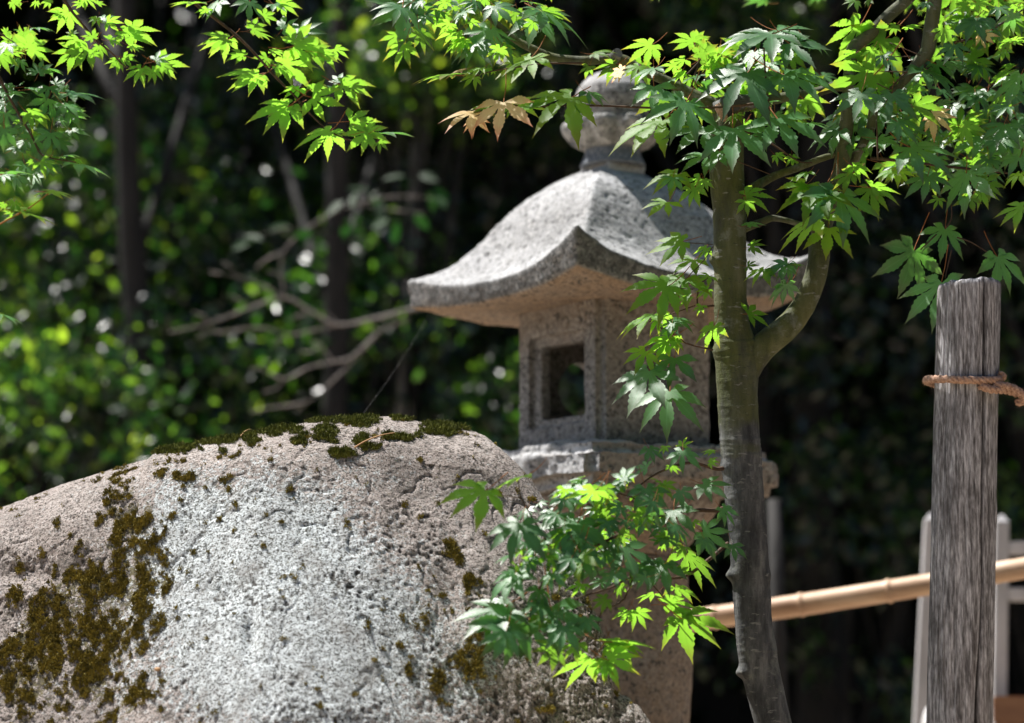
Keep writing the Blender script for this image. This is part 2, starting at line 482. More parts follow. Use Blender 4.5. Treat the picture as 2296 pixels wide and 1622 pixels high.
def wear_and_light(ob, warm, pale):  # masks for stone weathering and for painted sunlight
    attr(ob.data, 'warm', np.clip(warm, 0, 1)); attr(ob.data, 'pale', np.clip(pale, 0, 1))

def box_bm(x0, x1, y0, y1, z0, z1):
    bm = bmesh.new()
    bmesh.ops.create_cube(bm, size=1)
    for v in bm.verts:
        v.co = Vector(((x0 + x1) / 2 + v.co.x * (x1 - x0), (y0 + y1) / 2 + v.co.y * (y1 - y0), (z0 + z1) / 2 + v.co.z * (z1 - z0)))
    return bm
def lathe_bm(prof, n=64, lobes=0, lobe=0.0, lz=(0, 1)):
    bm = bmesh.new(); rings = []
    for r, z in prof:
        ring = []
        for i in range(n):
            a = 2 * math.pi * i / n
            rr = r
            if lobes and lz[0] <= z <= lz[1]:
                rr = r * (1 - lobe * (1 - abs(math.sin(a * lobes / 2)) ** 0.8))
            ring.append(bm.verts.new((rr * math.cos(a), rr * math.sin(a), z)))
        rings.append(ring)
    for a, b in zip(rings, rings[1:]):
        for i in range(n):
            bm.faces.new((a[i], a[(i + 1) % n], b[(i + 1) % n], b[i]))
    bm.faces.new(rings[0][::-1]); bm.faces.new(rings[-1])
    return bm

def roof():
    # square rings from the platform on top down to the eave; then fascia and underside
    top = [(0.062, 1.585, 0.0), (0.075, 1.577, 0.0), (0.115, 1.553, 0.0), (0.16, 1.52, 0.003), (0.195, 1.487, 0.006), (0.225, 1.447, 0.011),
           (0.255, 1.398, 0.018), (0.285, 1.354, 0.027), (0.32, 1.317, 0.04), (0.355, 1.291, 0.056), (0.387, 1.276, 0.078), (0.404, 1.271, 0.095)]
    bm = bmesh.new(); N = 28; rings = []
    def ring(a, z, lift, q=2.6, flare=0.0):
        vs = []
        for side in range(4):
            for k in range(N):
                s = -1 + 2 * k / N
                c = abs(s) ** q
                aa = a * (1 + flare * c)
                x, y = s * aa, -aa
                for _ in range(side): x, y = -y, x
                wl = max(0, min(1, (y - x) / (2 * aa)))      # the far left corner hangs lower
                vs.append(bm.verts.new((x - 0.012, y + 0.012, H(z - 0.0 + lift * c * (1 - 0.4 * wl ** 3 * (a / 0.4) ** 2)))))
        return vs
    for a, z, l in top:
        rings.append(ring(a, z - l * 0.25, l, flare=0.02 * (a / 0.4) ** 3))
    rings.append(ring(0.409, 1.246, 0.090, flare=0.02))
    rings.append(ring(0.399, 1.197, 0.040, flare=0.015))
    rings.append(ring(0.388, 1.190, 0.038, flare=0.015))
    rings.append(ring(0.31, 1.188, 0.018))
    rings.append(ring(0.21, 1.190, 0.002))
    rings.append(ring(0.10, 1.192, 0.0))
    n = 4 * N
    for a, b in zip(rings, rings[1:]):
        for i in range(n):
            bm.faces.new((a[i], b[i], b[(i + 1) % n], a[(i + 1) % n]))
    bm.faces.new(rings[0]); bm.faces.new(rings[-1][::-1])
    bmesh.ops.recalc_face_normals(bm, faces=bm.faces)
    ob, co, no = remeshed('roof', bm, 0.0065, GRAN, 0.0013, 26, 0.0035)
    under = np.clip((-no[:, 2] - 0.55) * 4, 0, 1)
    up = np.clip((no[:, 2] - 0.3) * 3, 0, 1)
    wear_and_light(ob, under, up * (0.6 + 0.4 * np.clip(fbm(co, 4, 3), -1, 1)))
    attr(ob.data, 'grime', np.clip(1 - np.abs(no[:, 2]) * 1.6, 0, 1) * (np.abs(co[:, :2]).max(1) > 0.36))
roof()

def fire_box():
    s = 0.2025; z0, z1 = H(0.80), H(1.20); hh = z1 - z0
    bm = box_bm(-s, s, -s, s, z0, z1)
    bmesh.ops.bevel(bm, geom=[e for e in bm.edges if abs(e.verts[0].co.z - e.verts[1].co.z) > 0.1], offset=0.022, segments=4, affect='EDGES')
    fy = lambda f: s - 2 * s * f      # fraction from the left edge of the -X face, as seen
    cut = [box_bm(-s - 0.02, -s + 0.022, fy(0.83), fy(0.17), z0 + hh * 0.15, z0 + hh * 0.79),
           box_bm(-s - 0.01, -s + 0.07, fy(0.75), fy(0.25), z0 + hh * 0.21, z0 + hh * 0.72),
           box_bm(-s + 0.06, s - 0.05, -s + 0.05, s - 0.05, z0 + hh * 0.14, z0 + hh * 0.8)]
    for sy, rad, a0 in ((1, 0.078, 0.0), (-1, 0.045, 0.0)):
        cb = bmesh.new()
        bmesh.ops.create_cone(cb, cap_ends=True, segments=32, radius1=rad, radius2=rad, depth=0.12,
                              matrix=Matrix.Translation((a0, sy * (s - 0.02), z0 + hh * 0.47)) @ Matrix.Rotation(R(90), 4, 'X'))
        cut.append(cb)
    ob, co, no = remeshed('fire_box', bm, 0.005, GRAN, 0.0014, 34, 0.002, cut)
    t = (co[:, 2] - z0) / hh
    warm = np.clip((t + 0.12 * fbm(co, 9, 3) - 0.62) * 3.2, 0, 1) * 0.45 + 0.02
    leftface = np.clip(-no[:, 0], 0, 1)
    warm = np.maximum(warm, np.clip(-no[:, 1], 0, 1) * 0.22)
    wear_and_light(ob, warm, leftface * np.clip(0.75 - t, 0, 1) * 0.35)
fire_box()

def slab():
    c, z0, z1 = 0.338, H(0.668), H(0.795)
    bm = box_bm(-c, c, -c, c, z0, z1)
    bmesh.ops.bevel(bm, geom=list(bm.edges), offset=0.03, segments=4, affect='EDGES')
    ob, co, no = remeshed('platform_slab', bm, 0.006, GRAN, 0.0035, 22, 0.011)
    wear_and_light(ob, 0.3 + 0.2 * fbm(co, 6, 3) + np.clip(-no[:, 1], 0, 1) * 0.25 - np.clip(-no[:, 0], 0, 1) * 0.3, np.clip(no[:, 2] + 0.2 - no[:, 0] * 1.3, 0, 1))  # left face and top painted pale like sunlight, right face warmer
    prof = [(0.20, H(0.50)), (0.205, H(0.53)), (0.24, H(0.57)), (0.285, H(0.615)), (0.305, H(0.645)), (0.30, H(0.672))]
    bm = lathe_bm(prof, 96, 8, 0.14, (H(0.55), H(0.66)))
    ob, co, no = remeshed('lotus_base', bm, 0.006, GRAN, 0.002, 30, 0.004)
    wear_and_light(ob, 0.75 + 0.2 * fbm(co, 6, 3), 0 * co[:, 0])
slab()
def shaft():
    prof = [(0.225, 0.0), (0.225, 0.25), (0.205, 0.6), (0.205, H(0.0)), (0.212, H(0.1)), (0.217, H(0.165)), (0.217, H(0.195)), (0.213, H(0.2)), (0.217, H(0.206)), (0.216, H(0.25)), (0.21, H(0.35)), (0.2, H(0.5))]
    ob, co, no = remeshed('shaft', lathe_bm(prof, 72), 0.0075, GRAN, 0.0015, 24, 0.003)
    wear_and_light(ob, 0.8 + 0.25 * fbm(co, 6, 3), 0 * co[:, 0])
    prof = [(0.36, -0.05), (0.36, 0.12), (0.30, 0.17), (0.24, 0.2), (0.226, 0.21), (0.1, 0.21)]
    ob, co, no = remeshed('base_stone', lathe_bm(prof, 48), 0.014, GRAN, 0.002, 24, 0.004)
    wear_and_light(ob, 0.5 + 0.25 * fbm(co, 6, 3), 0 * co[:, 0])
shaft()
def finial():
    bm = box_bm(-0.067, 0.067, -0.067, 0.067, H(1.57), H(1.6))
    ob, co, no = remeshed('cap_plate', bm, 0.004, GRAN, 0.0012, 40, 0.002)
    wear_and_light(ob, 0 * co[:, 0], 0 * co[:, 0] + 0.9)
    prof = [(0.097, H(1.598)), (0.094, H(1.605)), (0.083, H(1.625)), (0.077, H(1.645)), (0.083, H(1.664))]
    remeshed('neck', lathe_bm(prof, 48), 0.004, NECK, 0.001, 50, 0.001)
    prof = [(0.08, H(1.648)), (0.100, H(1.652)), (0.122, H(1.668)), (0.142, H(1.690)), (0.149, H(1.708)), (0.144, H(1.724)), (0.124, H(1.727)), (0.098, H(1.708)), (0.06, H(1.70))]
    remeshed('lotus_ring', lathe_bm(prof, 160, 9, 0.26, (H(1.651), H(1.726))), 0.0035, FIN, 0.0016, 40, 0.0015)
    prof = [(0.085, H(1.70)), (0.094, H(1.715)), (0.100, H(1.735)), (0.108, H(1.762)), (0.109, H(1.79)), (0.101, H(1.818)), (0.083, H(1.84)), (0.06, H(1.856)), (0.028, H(1.868)), (0.01, H(1.882))]
    ob, co, no = remeshed('jewel', lathe_bm(prof, 64), 0.005, GRAN, 0.0012, 40, 0.002)
    wear_and_light(ob, 0.1 + 0 * co[:, 0], np.clip(no[:, 2], 0, 1))
finial()

# ------------------------------------------------------------------ boulder
def interp(x, xs, ys): return np.interp(x, xs, ys)
def boulder():
    outline = [(-900, 1560), (-700, 1400), (-420, 1250), (-200, 1195), (0, 1132), (130, 1085), (250, 1050), (330, 1028), (350, 1010), (440, 992), (540, 974), (690, 940), (800, 931), (872, 928), (960, 944),
               (1040, 953), (1092, 982), (1130, 1020), (1160, 1052), (1188, 1085), (1222, 1140), (1256, 1220), (1302, 1320), (1345, 1422), (1362, 1500), (1366, 1550), (1396, 1566), (1424, 1592), (1446, 1622),
               (1475, 1700), (1510, 1800), (1530, 1950), (1545, 2200), (1550, 2700)]
    YR = 7.12
    pts = [P(u, v, 7.08) for u, v in outline]
    # resample the outline by arc length
    xz = np.array([(p.x, p.z) for p in pts])
    L = np.concatenate([[0], np.cumsum(np.linalg.norm(np.diff(xz, axis=0), axis=1))])
    # denser inside the frame
    s_in0, s_in1 = np.interp(-10, [o[0] for o in outline], L), np.interp(1440, [o[0] for o in outline], L)
    s = np.concatenate([np.linspace(0, s_in0, 60, endpoint=False), np.linspace(s_in0, s_in1, 640, endpoint=False), np.linspace(s_in1, L[-1], 60)])
    cx, cz = np.interp(s, L, xz[:, 0]), np.interp(s, L, xz[:, 1])
    k = np.ones(5) / 5
    # drop / offset profile for front
    d_prof = np.array([0, 0.02, 0.05, 0.085, 0.12, 0.2, 0.45, 0.75, 1.1, 2.2])
    o_prof = np.array([0, -0.10, -0.19, -0.255, -0.29, -0.34, -0.52, -0.72, -0.88, -1.05])
    u_c = 1148 + cx / 7.08 * F
    vtop = np.interp(u_c, [-3000, 1035, 1036, 1150, 1300, 1450, 1600], [-9, -9, P(1036, 953, 7.08).z, P(1150, 975, 7.08).z, P(1300, 1005, 7.08).z, P(1450, 1040, 7.08).z, P(1600, 1100, 7.08).z])
    scale_r = np.interp(u_c, [0, 650, 1200, 1600], [1, 1, 0.86, 0.7])
    plateau = np.interp(u_c, [-900, 0, 300, 600, 1060, 1150, 1250, 1600], [0.35, 0.35, 0.55, 1, 1, 0.95, 0.9, 0.85])
    nw_f, nw_b = 400, 50
    # distribution of drops: fine near the top
    tf = np.linspace(0, 1, nw_f)
    drops_f = np.concatenate([np.linspace(0, 0.72, nw_f - 60), np.linspace(0.72, 1, 61)[1:] ** 1.0 * 1.0])
    rows = []
    V = []
    for i in range(len(s)):
        top = cz[i]
        dmax = top + 0.05
        vt = max(top, vtop[i]); d0 = vt - top
        dd = np.concatenate([np.linspace(0, 1, 330) ** 1.25 * min(0.95, dmax * 0.9), np.linspace(min(0.95, dmax * 0.9), dmax, 31)[1:]])
        small = np.interp(dd, [0, 0.15, 2.2], [0, 0.05, 0.25])
        p = plateau[i]
        fo = lambda q: (np.interp(q, d_prof, o_prof) * p + (1 - p) * (-(1 - np.exp(-q / 0.045)) * 0.09 - q * 0.5)) * scale_r[i]
        crest = fo(d0) + (0.05 if d0 > 0.01 else 0.0) * min(1, d0 / 0.1)
        offp = fo(d0 + dd) + (crest - fo(d0)) * np.exp(-dd / 0.03)
        # back
        db = np.linspace(1, 0, 40, endpoint=False) ** 1.5 * dmax
        ob = 0.26 * (1 - np.exp(-db / 0.1)) + db * 0.08
        ys = np.concatenate([YR + crest + ob, YR + offp])
        zs = np.concatenate([top - db, top - dd])
        V.append(np.stack([np.full(len(ys), cx[i]), ys, zs], 1))
    V = np.array(V)                     # (ns, nw, 3)
    ns, nw = V.shape[:2]
    # smooth columns a little along s, to make shoulders soft
    for _ in range(3):
        V[1:-1] = V[1:-1] * 0.5 + (V[2:] + V[:-2]) * 0.25
    V = V.reshape(-1, 3)
    idx = np.arange(ns * nw).reshape(ns, nw)
    f = np.stack([idx[:-1, :-1], idx[1:, :-1], idx[1:, 1:], idx[:-1, 1:]], -1).reshape(-1, 4)
    # normals
    G = V.reshape(ns, nw, 3)
    du = np.gradient(G, axis=0); dv = np.gradient(G, axis=1)
    N = np.cross(du, dv); N /= np.linalg.norm(N, axis=2)[..., None] + 1e-12
    N = N.reshape(-1, 3)
    if N[idx[ns // 2, nw - 60], 1] > 0: N = -N
    uu, vv = proj(V)
    # relief
    drop = (np.repeat(cz, nw) - V[:, 2])
    edge = np.clip(drop / 0.05, 0.25, 1)
    P3 = V * np.array([1, 1, 0.75])
    big = fbm(P3, 2.6, 2, 0.4, 3) * 0.018 + fbm(P3 * np.array([1.0, 1, 0.4]), 9, 3, 0.5, 21) * 0.0035
    ridg = 1 - np.abs(fbm(P3 * np.array([1, 1, 0.45]), 11, 3, 0.55, 40))
    big += -np.clip(ridg - 0.9, 0, 1) * 0.04
    # shallow ledges low on the left, and a groove
    def g(cu, cv, ru, rv): return np.exp(-((uu - cu) / ru) ** 2 - ((vv - cv) / rv) ** 2)
    big += 0.010 * g(100, 1225, 200, 45) + 0.010 * g(40, 1335, 130, 30) - 0.008 * g(60, 1285, 120, 22) - 0.02 * g(560, 1420, 18, 60) + 0.015 * g(380, 1130, 60, 90)
    big += -0.012 * g(520, 1330, 60, 40) + 0.012 * g(1100, 1400, 60, 120) - 0.012 * g(1010, 1300, 30, 110)
    fine = fbm(V, 95, 2, 0.62, 60) * 0.0018 + fbm(V * np.array([1, 1, 0.5]), 30, 2, 0.5, 33) * 0.0012
    pits = np.clip(vnoise(V, 150, 77) * 0.75 + vnoise(V * np.array([1, 1, 0.7]), 85, 78) * 0.5 - 0.22, 0, 1)
    facew = np.clip((vv - (np.interp(uu, [0, 330, 700, 1050, 1300], [1120, 1060, 1010, 1010, 1200]))) / 60, 0.35, 1)
    pvar = np.clip(0.35 + 0.9 * fbm(V, 7, 3, 0.6, 140), 0.05, 1.1)
    pits = pits * pvar
    fine = fine * (0.5 + 0.8 * np.clip(pvar, 0, 1)) - pits * 0.0055
    crk = 1 - np.abs(fbm(P3 * np.array([1, 1, 0.6]), 4.5, 4, 0.6, 171))
    fine -= np.clip(crk - 0.978, 0, 1) * 0.09
    V2 = V + N * (big * edge + fine * facew)[:, None]
    me = fastmesh('boulder', V2, f)
    # growth masks: lichen, moss
    gg = lambda L: np.clip(sum(a * g(cu, cv, ru, rv) for cu, cv, ru, rv, a in L), 0, 1)
    wob = fbm(V, 9, 4, 0.6, 90)
    lich = gg([(600, 1300, 300, 190, 0.75), (520, 1500, 260, 170, 0.8), (820, 1500, 220, 180, 0.75), (640, 1170, 190, 110, 0.6), (420, 1180, 130, 140, 0.55), (1040, 1560, 110, 120, 0.35)]) + wob * 0.16
    strk = fbm(V * np.array([1, 1, 0.22]), 26, 4, 0.65, 95)
    moss = gg([(275, 1170, 55, 110, 0.75), (230, 1330, 95, 110, 0.8), (160, 1450, 130, 130, 0.85), (35, 1500, 80, 130, 0.75), (330, 1290, 80, 130, 0.45), (260, 1560, 110, 70, 0.6),
               (1015, 1225, 20, 35, 0.8), (1040, 1330, 28, 55, 0.75), (905, 1430, 28, 45, 0.7), (960, 1340, 40, 60, 0.35), (1070, 1460, 35, 70, 0.75), (1000, 1520, 60, 50, 0.55), (1200, 1595, 30, 8, 0.8), (905, 1520, 30, 25, 0.6),
               (120, 1170, 12, 25, 0.5), (40, 1260, 16, 40, 0.5), (400, 1060, 60, 30, 0.4), (510, 1120, 30, 60, 0.3)])
    moss = moss + strk * 0.5 * np.clip(moss * 3, 0, 1) - 0.08
    front = (np.arange(V.shape[0]) % nw) > 42
    attr(me, 'lichen', np.clip(lich, 0, 1) * front)
    attr(me, 'moss', np.clip(moss, 0, 1) * front)
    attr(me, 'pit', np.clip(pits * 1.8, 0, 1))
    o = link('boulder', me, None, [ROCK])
    tag(o, 'huge rough boulder with white lichen and brown moss filling the lower left', 'boulder')
    # moss as geometry --------------------------------------------------
    def tufts(pos, nor, hmin, hmax, wd, per=4):
        n = len(pos) * per
        pos = np.repeat(pos, per, 0); nor = np.repeat(nor, per, 0)
        r = rng.normal(size=(n, 3)); d = nor + r * 0.55 + np.array([0, 0, 0.35]); d /= np.linalg.norm(d, axis=1)[:, None]
        side = np.cross(d, rng.normal(size=(n, 3))); side /= np.linalg.norm(side, axis=1)[:, None] + 1e-9
        base = pos + rng.normal(size=(n, 3)) * 0.0022
        h = rng.uniform(hmin, hmax, n)[:, None]
        a = base + side * wd; b = base - side * wd; c = base + d * h
        e = base + d * h * 0.55 + np.cross(d, side) * wd * 1.1
        vs = np.stack([a, b, c, e], 1).reshape(-1, 3)
        i = np.arange(n) * 4
        fc = np.concatenate([np.stack([i, i + 1, i + 2], 1), np.stack([i, i + 3, i + 2], 1)])
        return vs, fc
    topm = [(780, 280, 95, 20), (960, 232, 95, 20), (1120, 225, 35, 20), (1230, 182, 115, 18), (1480, 132, 105, 20), (1460, 188, 48, 22), (1340, 217, 30, 12), (1620, 140, 60, 24), (1612, 215, 36, 22),
            (1750, 195, 46, 13), (1820, 205, 28, 13), (1540, 272, 60, 18), (1665, 247, 38, 15), (1820, 128, 60, 12), (1990, 170, 90, 22), (1880, 190, 18, 7), (1500, 212, 16, 7), (1000, 285, 14, 8)]
    tm = np.zeros(len(V))
    nz = fbm(V, 40, 3, 0.6, 123)
    for x, y, rx, ry in topm:
        cu, cv = x / 2.0, 950 / 1.08885 + y / 2.0
        dd = ((uu - cu) / (rx / 2.0)) ** 2 + ((vv - cv) / (ry / 2.0)) ** 2
        tm = np.maximum(tm, np.clip(1.4 - dd + nz * 0.95 + 0.4 * vnoise(V, 90, 31), 0, 1))
    ok = np.where((tm > 0.15) & front & (vv < 1100))[0]
    print('top moss verts', len(ok))
    pick = rng.choice(ok, min(16000, len(ok) * 2), replace=True)
    lift = tm[pick][:, None] * np.array([0, 0, 0.006])
    vs, fc = tufts(V2[pick] + lift * rng.uniform(0, 1, (len(pick), 1)), N[pick], 0.004, 0.011, 0.0013, 3)
    mo = link('cushion_moss', fastmesh('cushion_moss', vs, fc, False), o, [MOSS])
    tag(mo, 'dark green moss cushions along the top of the boulder', kind='stuff')
    mk = np.clip(np.clip(moss, 0, 0.7) + vnoise(V * np.array([1, 1, 0.5]), 52, 5) * 0.6 + vnoise(V, 110, 6) * 0.45 - 0.66, 0, 1)
    ok = np.where((mk > 0) & front)[0]
    print('face moss verts', len(ok))
    pick = rng.choice(ok, min(32000, len(ok) * 2), replace=True)
    vs, fc = tufts(V2[pick], N[pick], 0.003, 0.0075, 0.0016, 3)
    mo = link('wall_moss', fastmesh('wall_moss', vs, fc, False), o, [MOSSB])
    tag(mo, 'olive brown moss clinging to the face of the boulder', kind='stuff')
    return V2, N, uu, vv, front
bV, bN, buu, bvv, bfront = boulder()
def on_rock(u, v):
    d = (buu - u) ** 2 + (bvv - v) ** 2 + (~bfront) * 1e9
    i = int(np.argmin(d)); return Vector(bV[i]), Vector(bN[i])
def needles():
    for name, lab, cat, pts, r in (
            ('pine_twig', 'dry brown pine twig lying across the moss on top of the boulder', 'twig', [(1590, 262), (1640, 235), (1700, 215), (1768, 198)], 0.0022),
            ('fallen_needle', 'short reddish dead needle at the left of the moss on the boulder top', 'needle', [(1085, 232), (1110, 205), (1130, 195)], 0.0018)):
        ps = []
        for x, y in pts:
            p, n = on_rock(x / 2.0, 950 / 1.08885 + y / 2.0); ps.append(tuple(p + n * 0.012))
        path = catmull(ps, 5)
        o = tube(name, path, np.linspace(r, r * 0.6, len(path)), NEEDLE, None, sides=5)
        tag(o, lab, cat)
needles()
def seed_husk():
    p, n = on_rock(712 / 2.0 * 1.0, 950 / 1.08885 + 1262 / 2.0)
    bm = bmesh.new(); bmesh.ops.create_icosphere(bm, subdivisions=2, radius=0.006)
    for v in bm.verts:
        v.co.z *= 0.7; v.co.x *= 1.25
    me = bpy.data.meshes.new('seed_husk'); bm.to_mesh(me); bm.free()
    o = link('seed_husk', me, None, [NEEDLE]); o.location = p + n * 0.004
    tag(o, 'tiny orange seed husk caught on the white lichen of the boulder face', 'seed')
seed_husk()

# ------------------------------------------------------------------ wooden post and rope
def post():
    Y = 6.7
    a, b = P(2172, 634, Y), P(2150, 1630, Y)
    dirv = (a - b) / (a.z - b.z)
    base = a - dirv * a.z
    n, rows = 240, 300
    zs = np.concatenate([[0], np.linspace(0.6, a.z - 0.012, rows), [a.z - 0.004, a.z, a.z + 0.001]])
    ang = np.arange(n) / n * 2 * math.pi
    r0 = 70 / F * Y
    vs, crack = [], []
    ca = R(-90 + 27)
    for i, z in enumerate(zs):
        c = base + dirv * z
        rr = r0 * (1.0 + 0.035 * (1 - z / a.z))
        p = np.stack([np.cos(ang), np.sin(ang), np.full(n, z)], 1)
        q = p.copy(); q[:, 0] *= 4; q[:, 1] *= 4; q[:, 2] = z * 0.8
        gr = fbm(q, 5, 3, 0.6, 4) * 0.0015 + fbm(p * np.array([1, 1, 1.2]), 1.2, 2, 0.5, 14) * 0.002 + fbm(q * np.array([1, 1, 1.5]), 0.9, 2, 0.5, 24) * 0.002
        wob = ca + 0.05 * math.sin(z * 5) + 0.03 * math.sin(z * 13 + 1)
        da = (ang - wob + math.pi) % (2 * math.pi) - math.pi
        wdt = 0.045 + 0.02 * math.sin(z * 4) ** 2
        cr = np.exp(-(da / wdt) ** 2)
        rad = rr + gr - cr * 0.013
        if i == len(zs) - 3: rad = rad - 0.002
        if i == len(zs) - 2: rad = rad - 0.007
        if i == len(zs) - 1: rad = rad * 0.3
        tilt = np.sin(ang) * 0.0
        vs.append(np.stack([c.x + rad * np.cos(ang), c.y + rad * np.sin(ang), np.full(n, z) + (0.003 * fbm(p, 6, 2) if i > len(zs) - 4 else 0) + (ang * 0 + (0.004 * np.cos(ang) if i > len(zs) - 5 else 0))], 1))
        crack.append(np.clip(cr * 1.3 - 0.25, 0, 1))
    vs = np.concatenate(vs); crack = np.concatenate(crack)
    f = []
    R_ = len(zs)
    idx = np.arange(R_ * n).reshape(R_, n)
    nx = np.roll(idx, -1, axis=1)
    f = np.stack([idx[:-1], nx[:-1], nx[1:], idx[1:]], -1).reshape(-1, 4).tolist()
    f.append(list(idx[-1]))
    me = bpy.data.meshes.new('wooden_post')
    me.from_pydata([tuple(v) for v in vs], [], [tuple(x) for x in f])
    me.polygons.foreach_set('use_smooth', [True] * len(me.polygons)); me.update()
    attr(me, 'crack', crack)
    o = link('wooden_post', me, None, [POSTM])
    tag(o, 'thick round grey wooden post with a long vertical crack, rope tied near its top', 'post')
    return base, dirv, r0
pb, pd, pr = post()
def rope():
    r = 0.0096
    Y = 6.7
    z = P(2150, 852, Y).z
    c = pb + pd * z
    rr = pr * 1.03 + r * 0.9
    def strand(center):
        T = np.gradient(center, axis=0); T /= np.linalg.norm(T, axis=1)[:, None]
        L = np.concatenate([[0], np.cumsum(np.linalg.norm(np.diff(center, axis=0), axis=1))])
        up = np.array([0.05, 0.1, 1.0]); A = np.cross(T, up); A /= np.linalg.norm(A, axis=1)[:, None]; B = np.cross(T, A)
        out = []
        for k in range(3):
            ph = L / 0.045 * 2 * math.pi + k * 2 * math.pi / 3
            pth = center + (A * np.cos(ph)[:, None] + B * np.sin(ph)[:, None]) * r * 0.5
            out.append(tube_arrays(pth, np.full(len(pth), r * 0.56), sides=8, noise=0.0008, nscale=200, seed=k))
        return out, T
    loops = []
    a = np.linspace(R(-30), R(330), 110)
    loop = np.stack([c.x + rr * np.cos(a) * np.where(np.cos(a) < -0.6, 1.12, 1.0), c.y + rr * np.sin(a), z + 0.002 + 0.004 * np.cos(a * 2) - 0.002 * a], 1)
    loops.append(loop)
    def q(u, v, y): return tuple(P(u, v, y))
    tail = catmull([q(2198, 866, Y - rr * 0.97), q(2225, 874, Y - rr * 0.92), q(2258, 876, Y - rr * 0.6), q(2290, 886, Y - 0.03), q(2330, 898, Y), q(2450, 925, Y + 0.02), q(2700, 950, Y + 0.1)], 14)
    knot = catmull([q(2225, 864, Y - rr * 0.8), q(2262, 868, Y - rr * 0.75), q(2286, 880, Y - rr * 0.7), q(2296, 896, Y - 0.05), q(2280, 905, Y - 0.04)], 14)
    parts, hairs = [], []
    for cc in (loop, tail, knot):
        st, T = strand(cc); parts += st
        for _ in range(len(cc) * 5):
            i = random.randrange(len(cc) - 1)
            p0 = Vector(cc[i]) + Vector(T[i]) * random.uniform(-0.003, 0.003)
            d = Vector((random.gauss(0, 1), random.gauss(0, 1), random.gauss(0, 1))).normalized()
            d = (d + Vector(T[i]) * random.uniform(-0.9, 0.9)).normalized()
            s = p0 + d * r * 0.7; e = s + d * random.uniform(0.004, 0.012)
            sd = d.cross(Vector((0.3, 1, 0.2))).normalized() * 0.0004
            hairs.append((np.array([s + sd, s - sd, e]), [(0, 1, 2)]))
    vs, f = bulk(parts + hairs)
    o = meshobj('rope', vs, f, ROPEM)
    tag(o, 'reddish brown coir rope looped round the wooden post and leading off to the right', 'rope')
    # rope is held up by its next post, outside the frame
    e = Vector(tail[-1])
    z2 = e.z + 0.1
    m = link('wooden_post', bpy.data.objects['wooden_post'].data, None)
    m.location = (e.x - pb.x + 0.05, e.y - pb.y + pr, 0)
    tag(m, 'round grey wooden post beyond the right edge holding the far end of the rope', 'post')
rope()

# ------------------------------------------------------------------ bamboo rail, fence behind, far post, pale stone
def bamboo():
    Y0, Y1 = 8.75, 8.35
    a, b = P(1200, 1438, Y0), P(2420, 1253, Y1)
    root = empty('bamboo_rail', (a.x, a.y, a.z))
    tag(root, 'long weathered bamboo pole running level behind the maple trunk and the grey post', 'bamboo rail')
    L = (b - a)
    nodes = [0, 0.17, 0.34, 0.5, 0.66, 0.83, 1.0]
    n = 160; path, rad = [], []
    for i in range(n):
        t = i / (n - 1)
        p = L * t + Vector((0, 0, -0.012 * math.sin(t * math.pi)))
        nd = min(abs(t - x) for x in nodes)
        path.append(tuple(p)); rad.append(0.035 - 0.004 * t + 0.0022 * math.exp(-(nd / 0.004) ** 2))
    tube('cane', path, rad, BAMB, root, sides=20, noise=0.0006, nscale=15)
    for x in nodes[1:-1]:
        p = L * x + Vector((0, 0, -0.012 * math.sin(x * math.pi)))
        d = L.normalized() * 0.006
        tube('node_ring', [tuple(p - d), tuple(p - d * 0.5), tuple(p + d * 0.5), tuple(p + d)], [0.0355, 0.0368, 0.0368, 0.0355], BAMB, root, sides=20)
    # the forked posts that carry its two ends stand outside the frame or behind the lantern
    for k, (p, lab) in enumerate(((a + L * 0.06, 'short stake behind the lantern shaft carrying the left end of the bamboo pole'), (a + L * 0.985, 'short stake beyond the right edge carrying the bamboo pole'))):
        o = tube('support_stake', [(p.x, p.y, 0), (p.x, p.y, p.z * 0.5), (p.x, p.y, p.z - 0.034)], [0.035, 0.033, 0.03], FENCEW, None, sides=10, noise=0.001)
        tag(o, lab, 'stake')
bamboo()
def beam(name, p, q, w_, h_, mat, parent, bev=0.004, taper=None):
    """box from p to q with section w_ x h_"""
    d = q - p; L = d.length
    bm = box_bm(-w_ / 2, w_ / 2, -h_ / 2, h_ / 2, 0, L)
    bmesh.ops.subdivide_edges(bm, edges=[e for e in bm.edges if abs(e.verts[0].co.z - e.verts[1].co.z) > L * 0.5], cuts=10)
    bmesh.ops.bevel(bm, geom=[e for e in bm.edges if e.calc_face_angle(0) > 1], offset=bev, segments=2, affect='EDGES')
    for v in bm.verts:
        r = vnoise(np.array([[v.co.x * 3, v.co.y * 3, v.co.z]]), 6, 3)[0]
        v.co.x += r * 0.0015
    rot = d.to_track_quat('Z', 'Y').to_matrix().to_4x4()
    bm.transform(Matrix.Translation(p) @ rot)
    me = bpy.data.meshes.new(name); bm.to_mesh(me); bm.free()
    return link(name, me, parent, [mat])
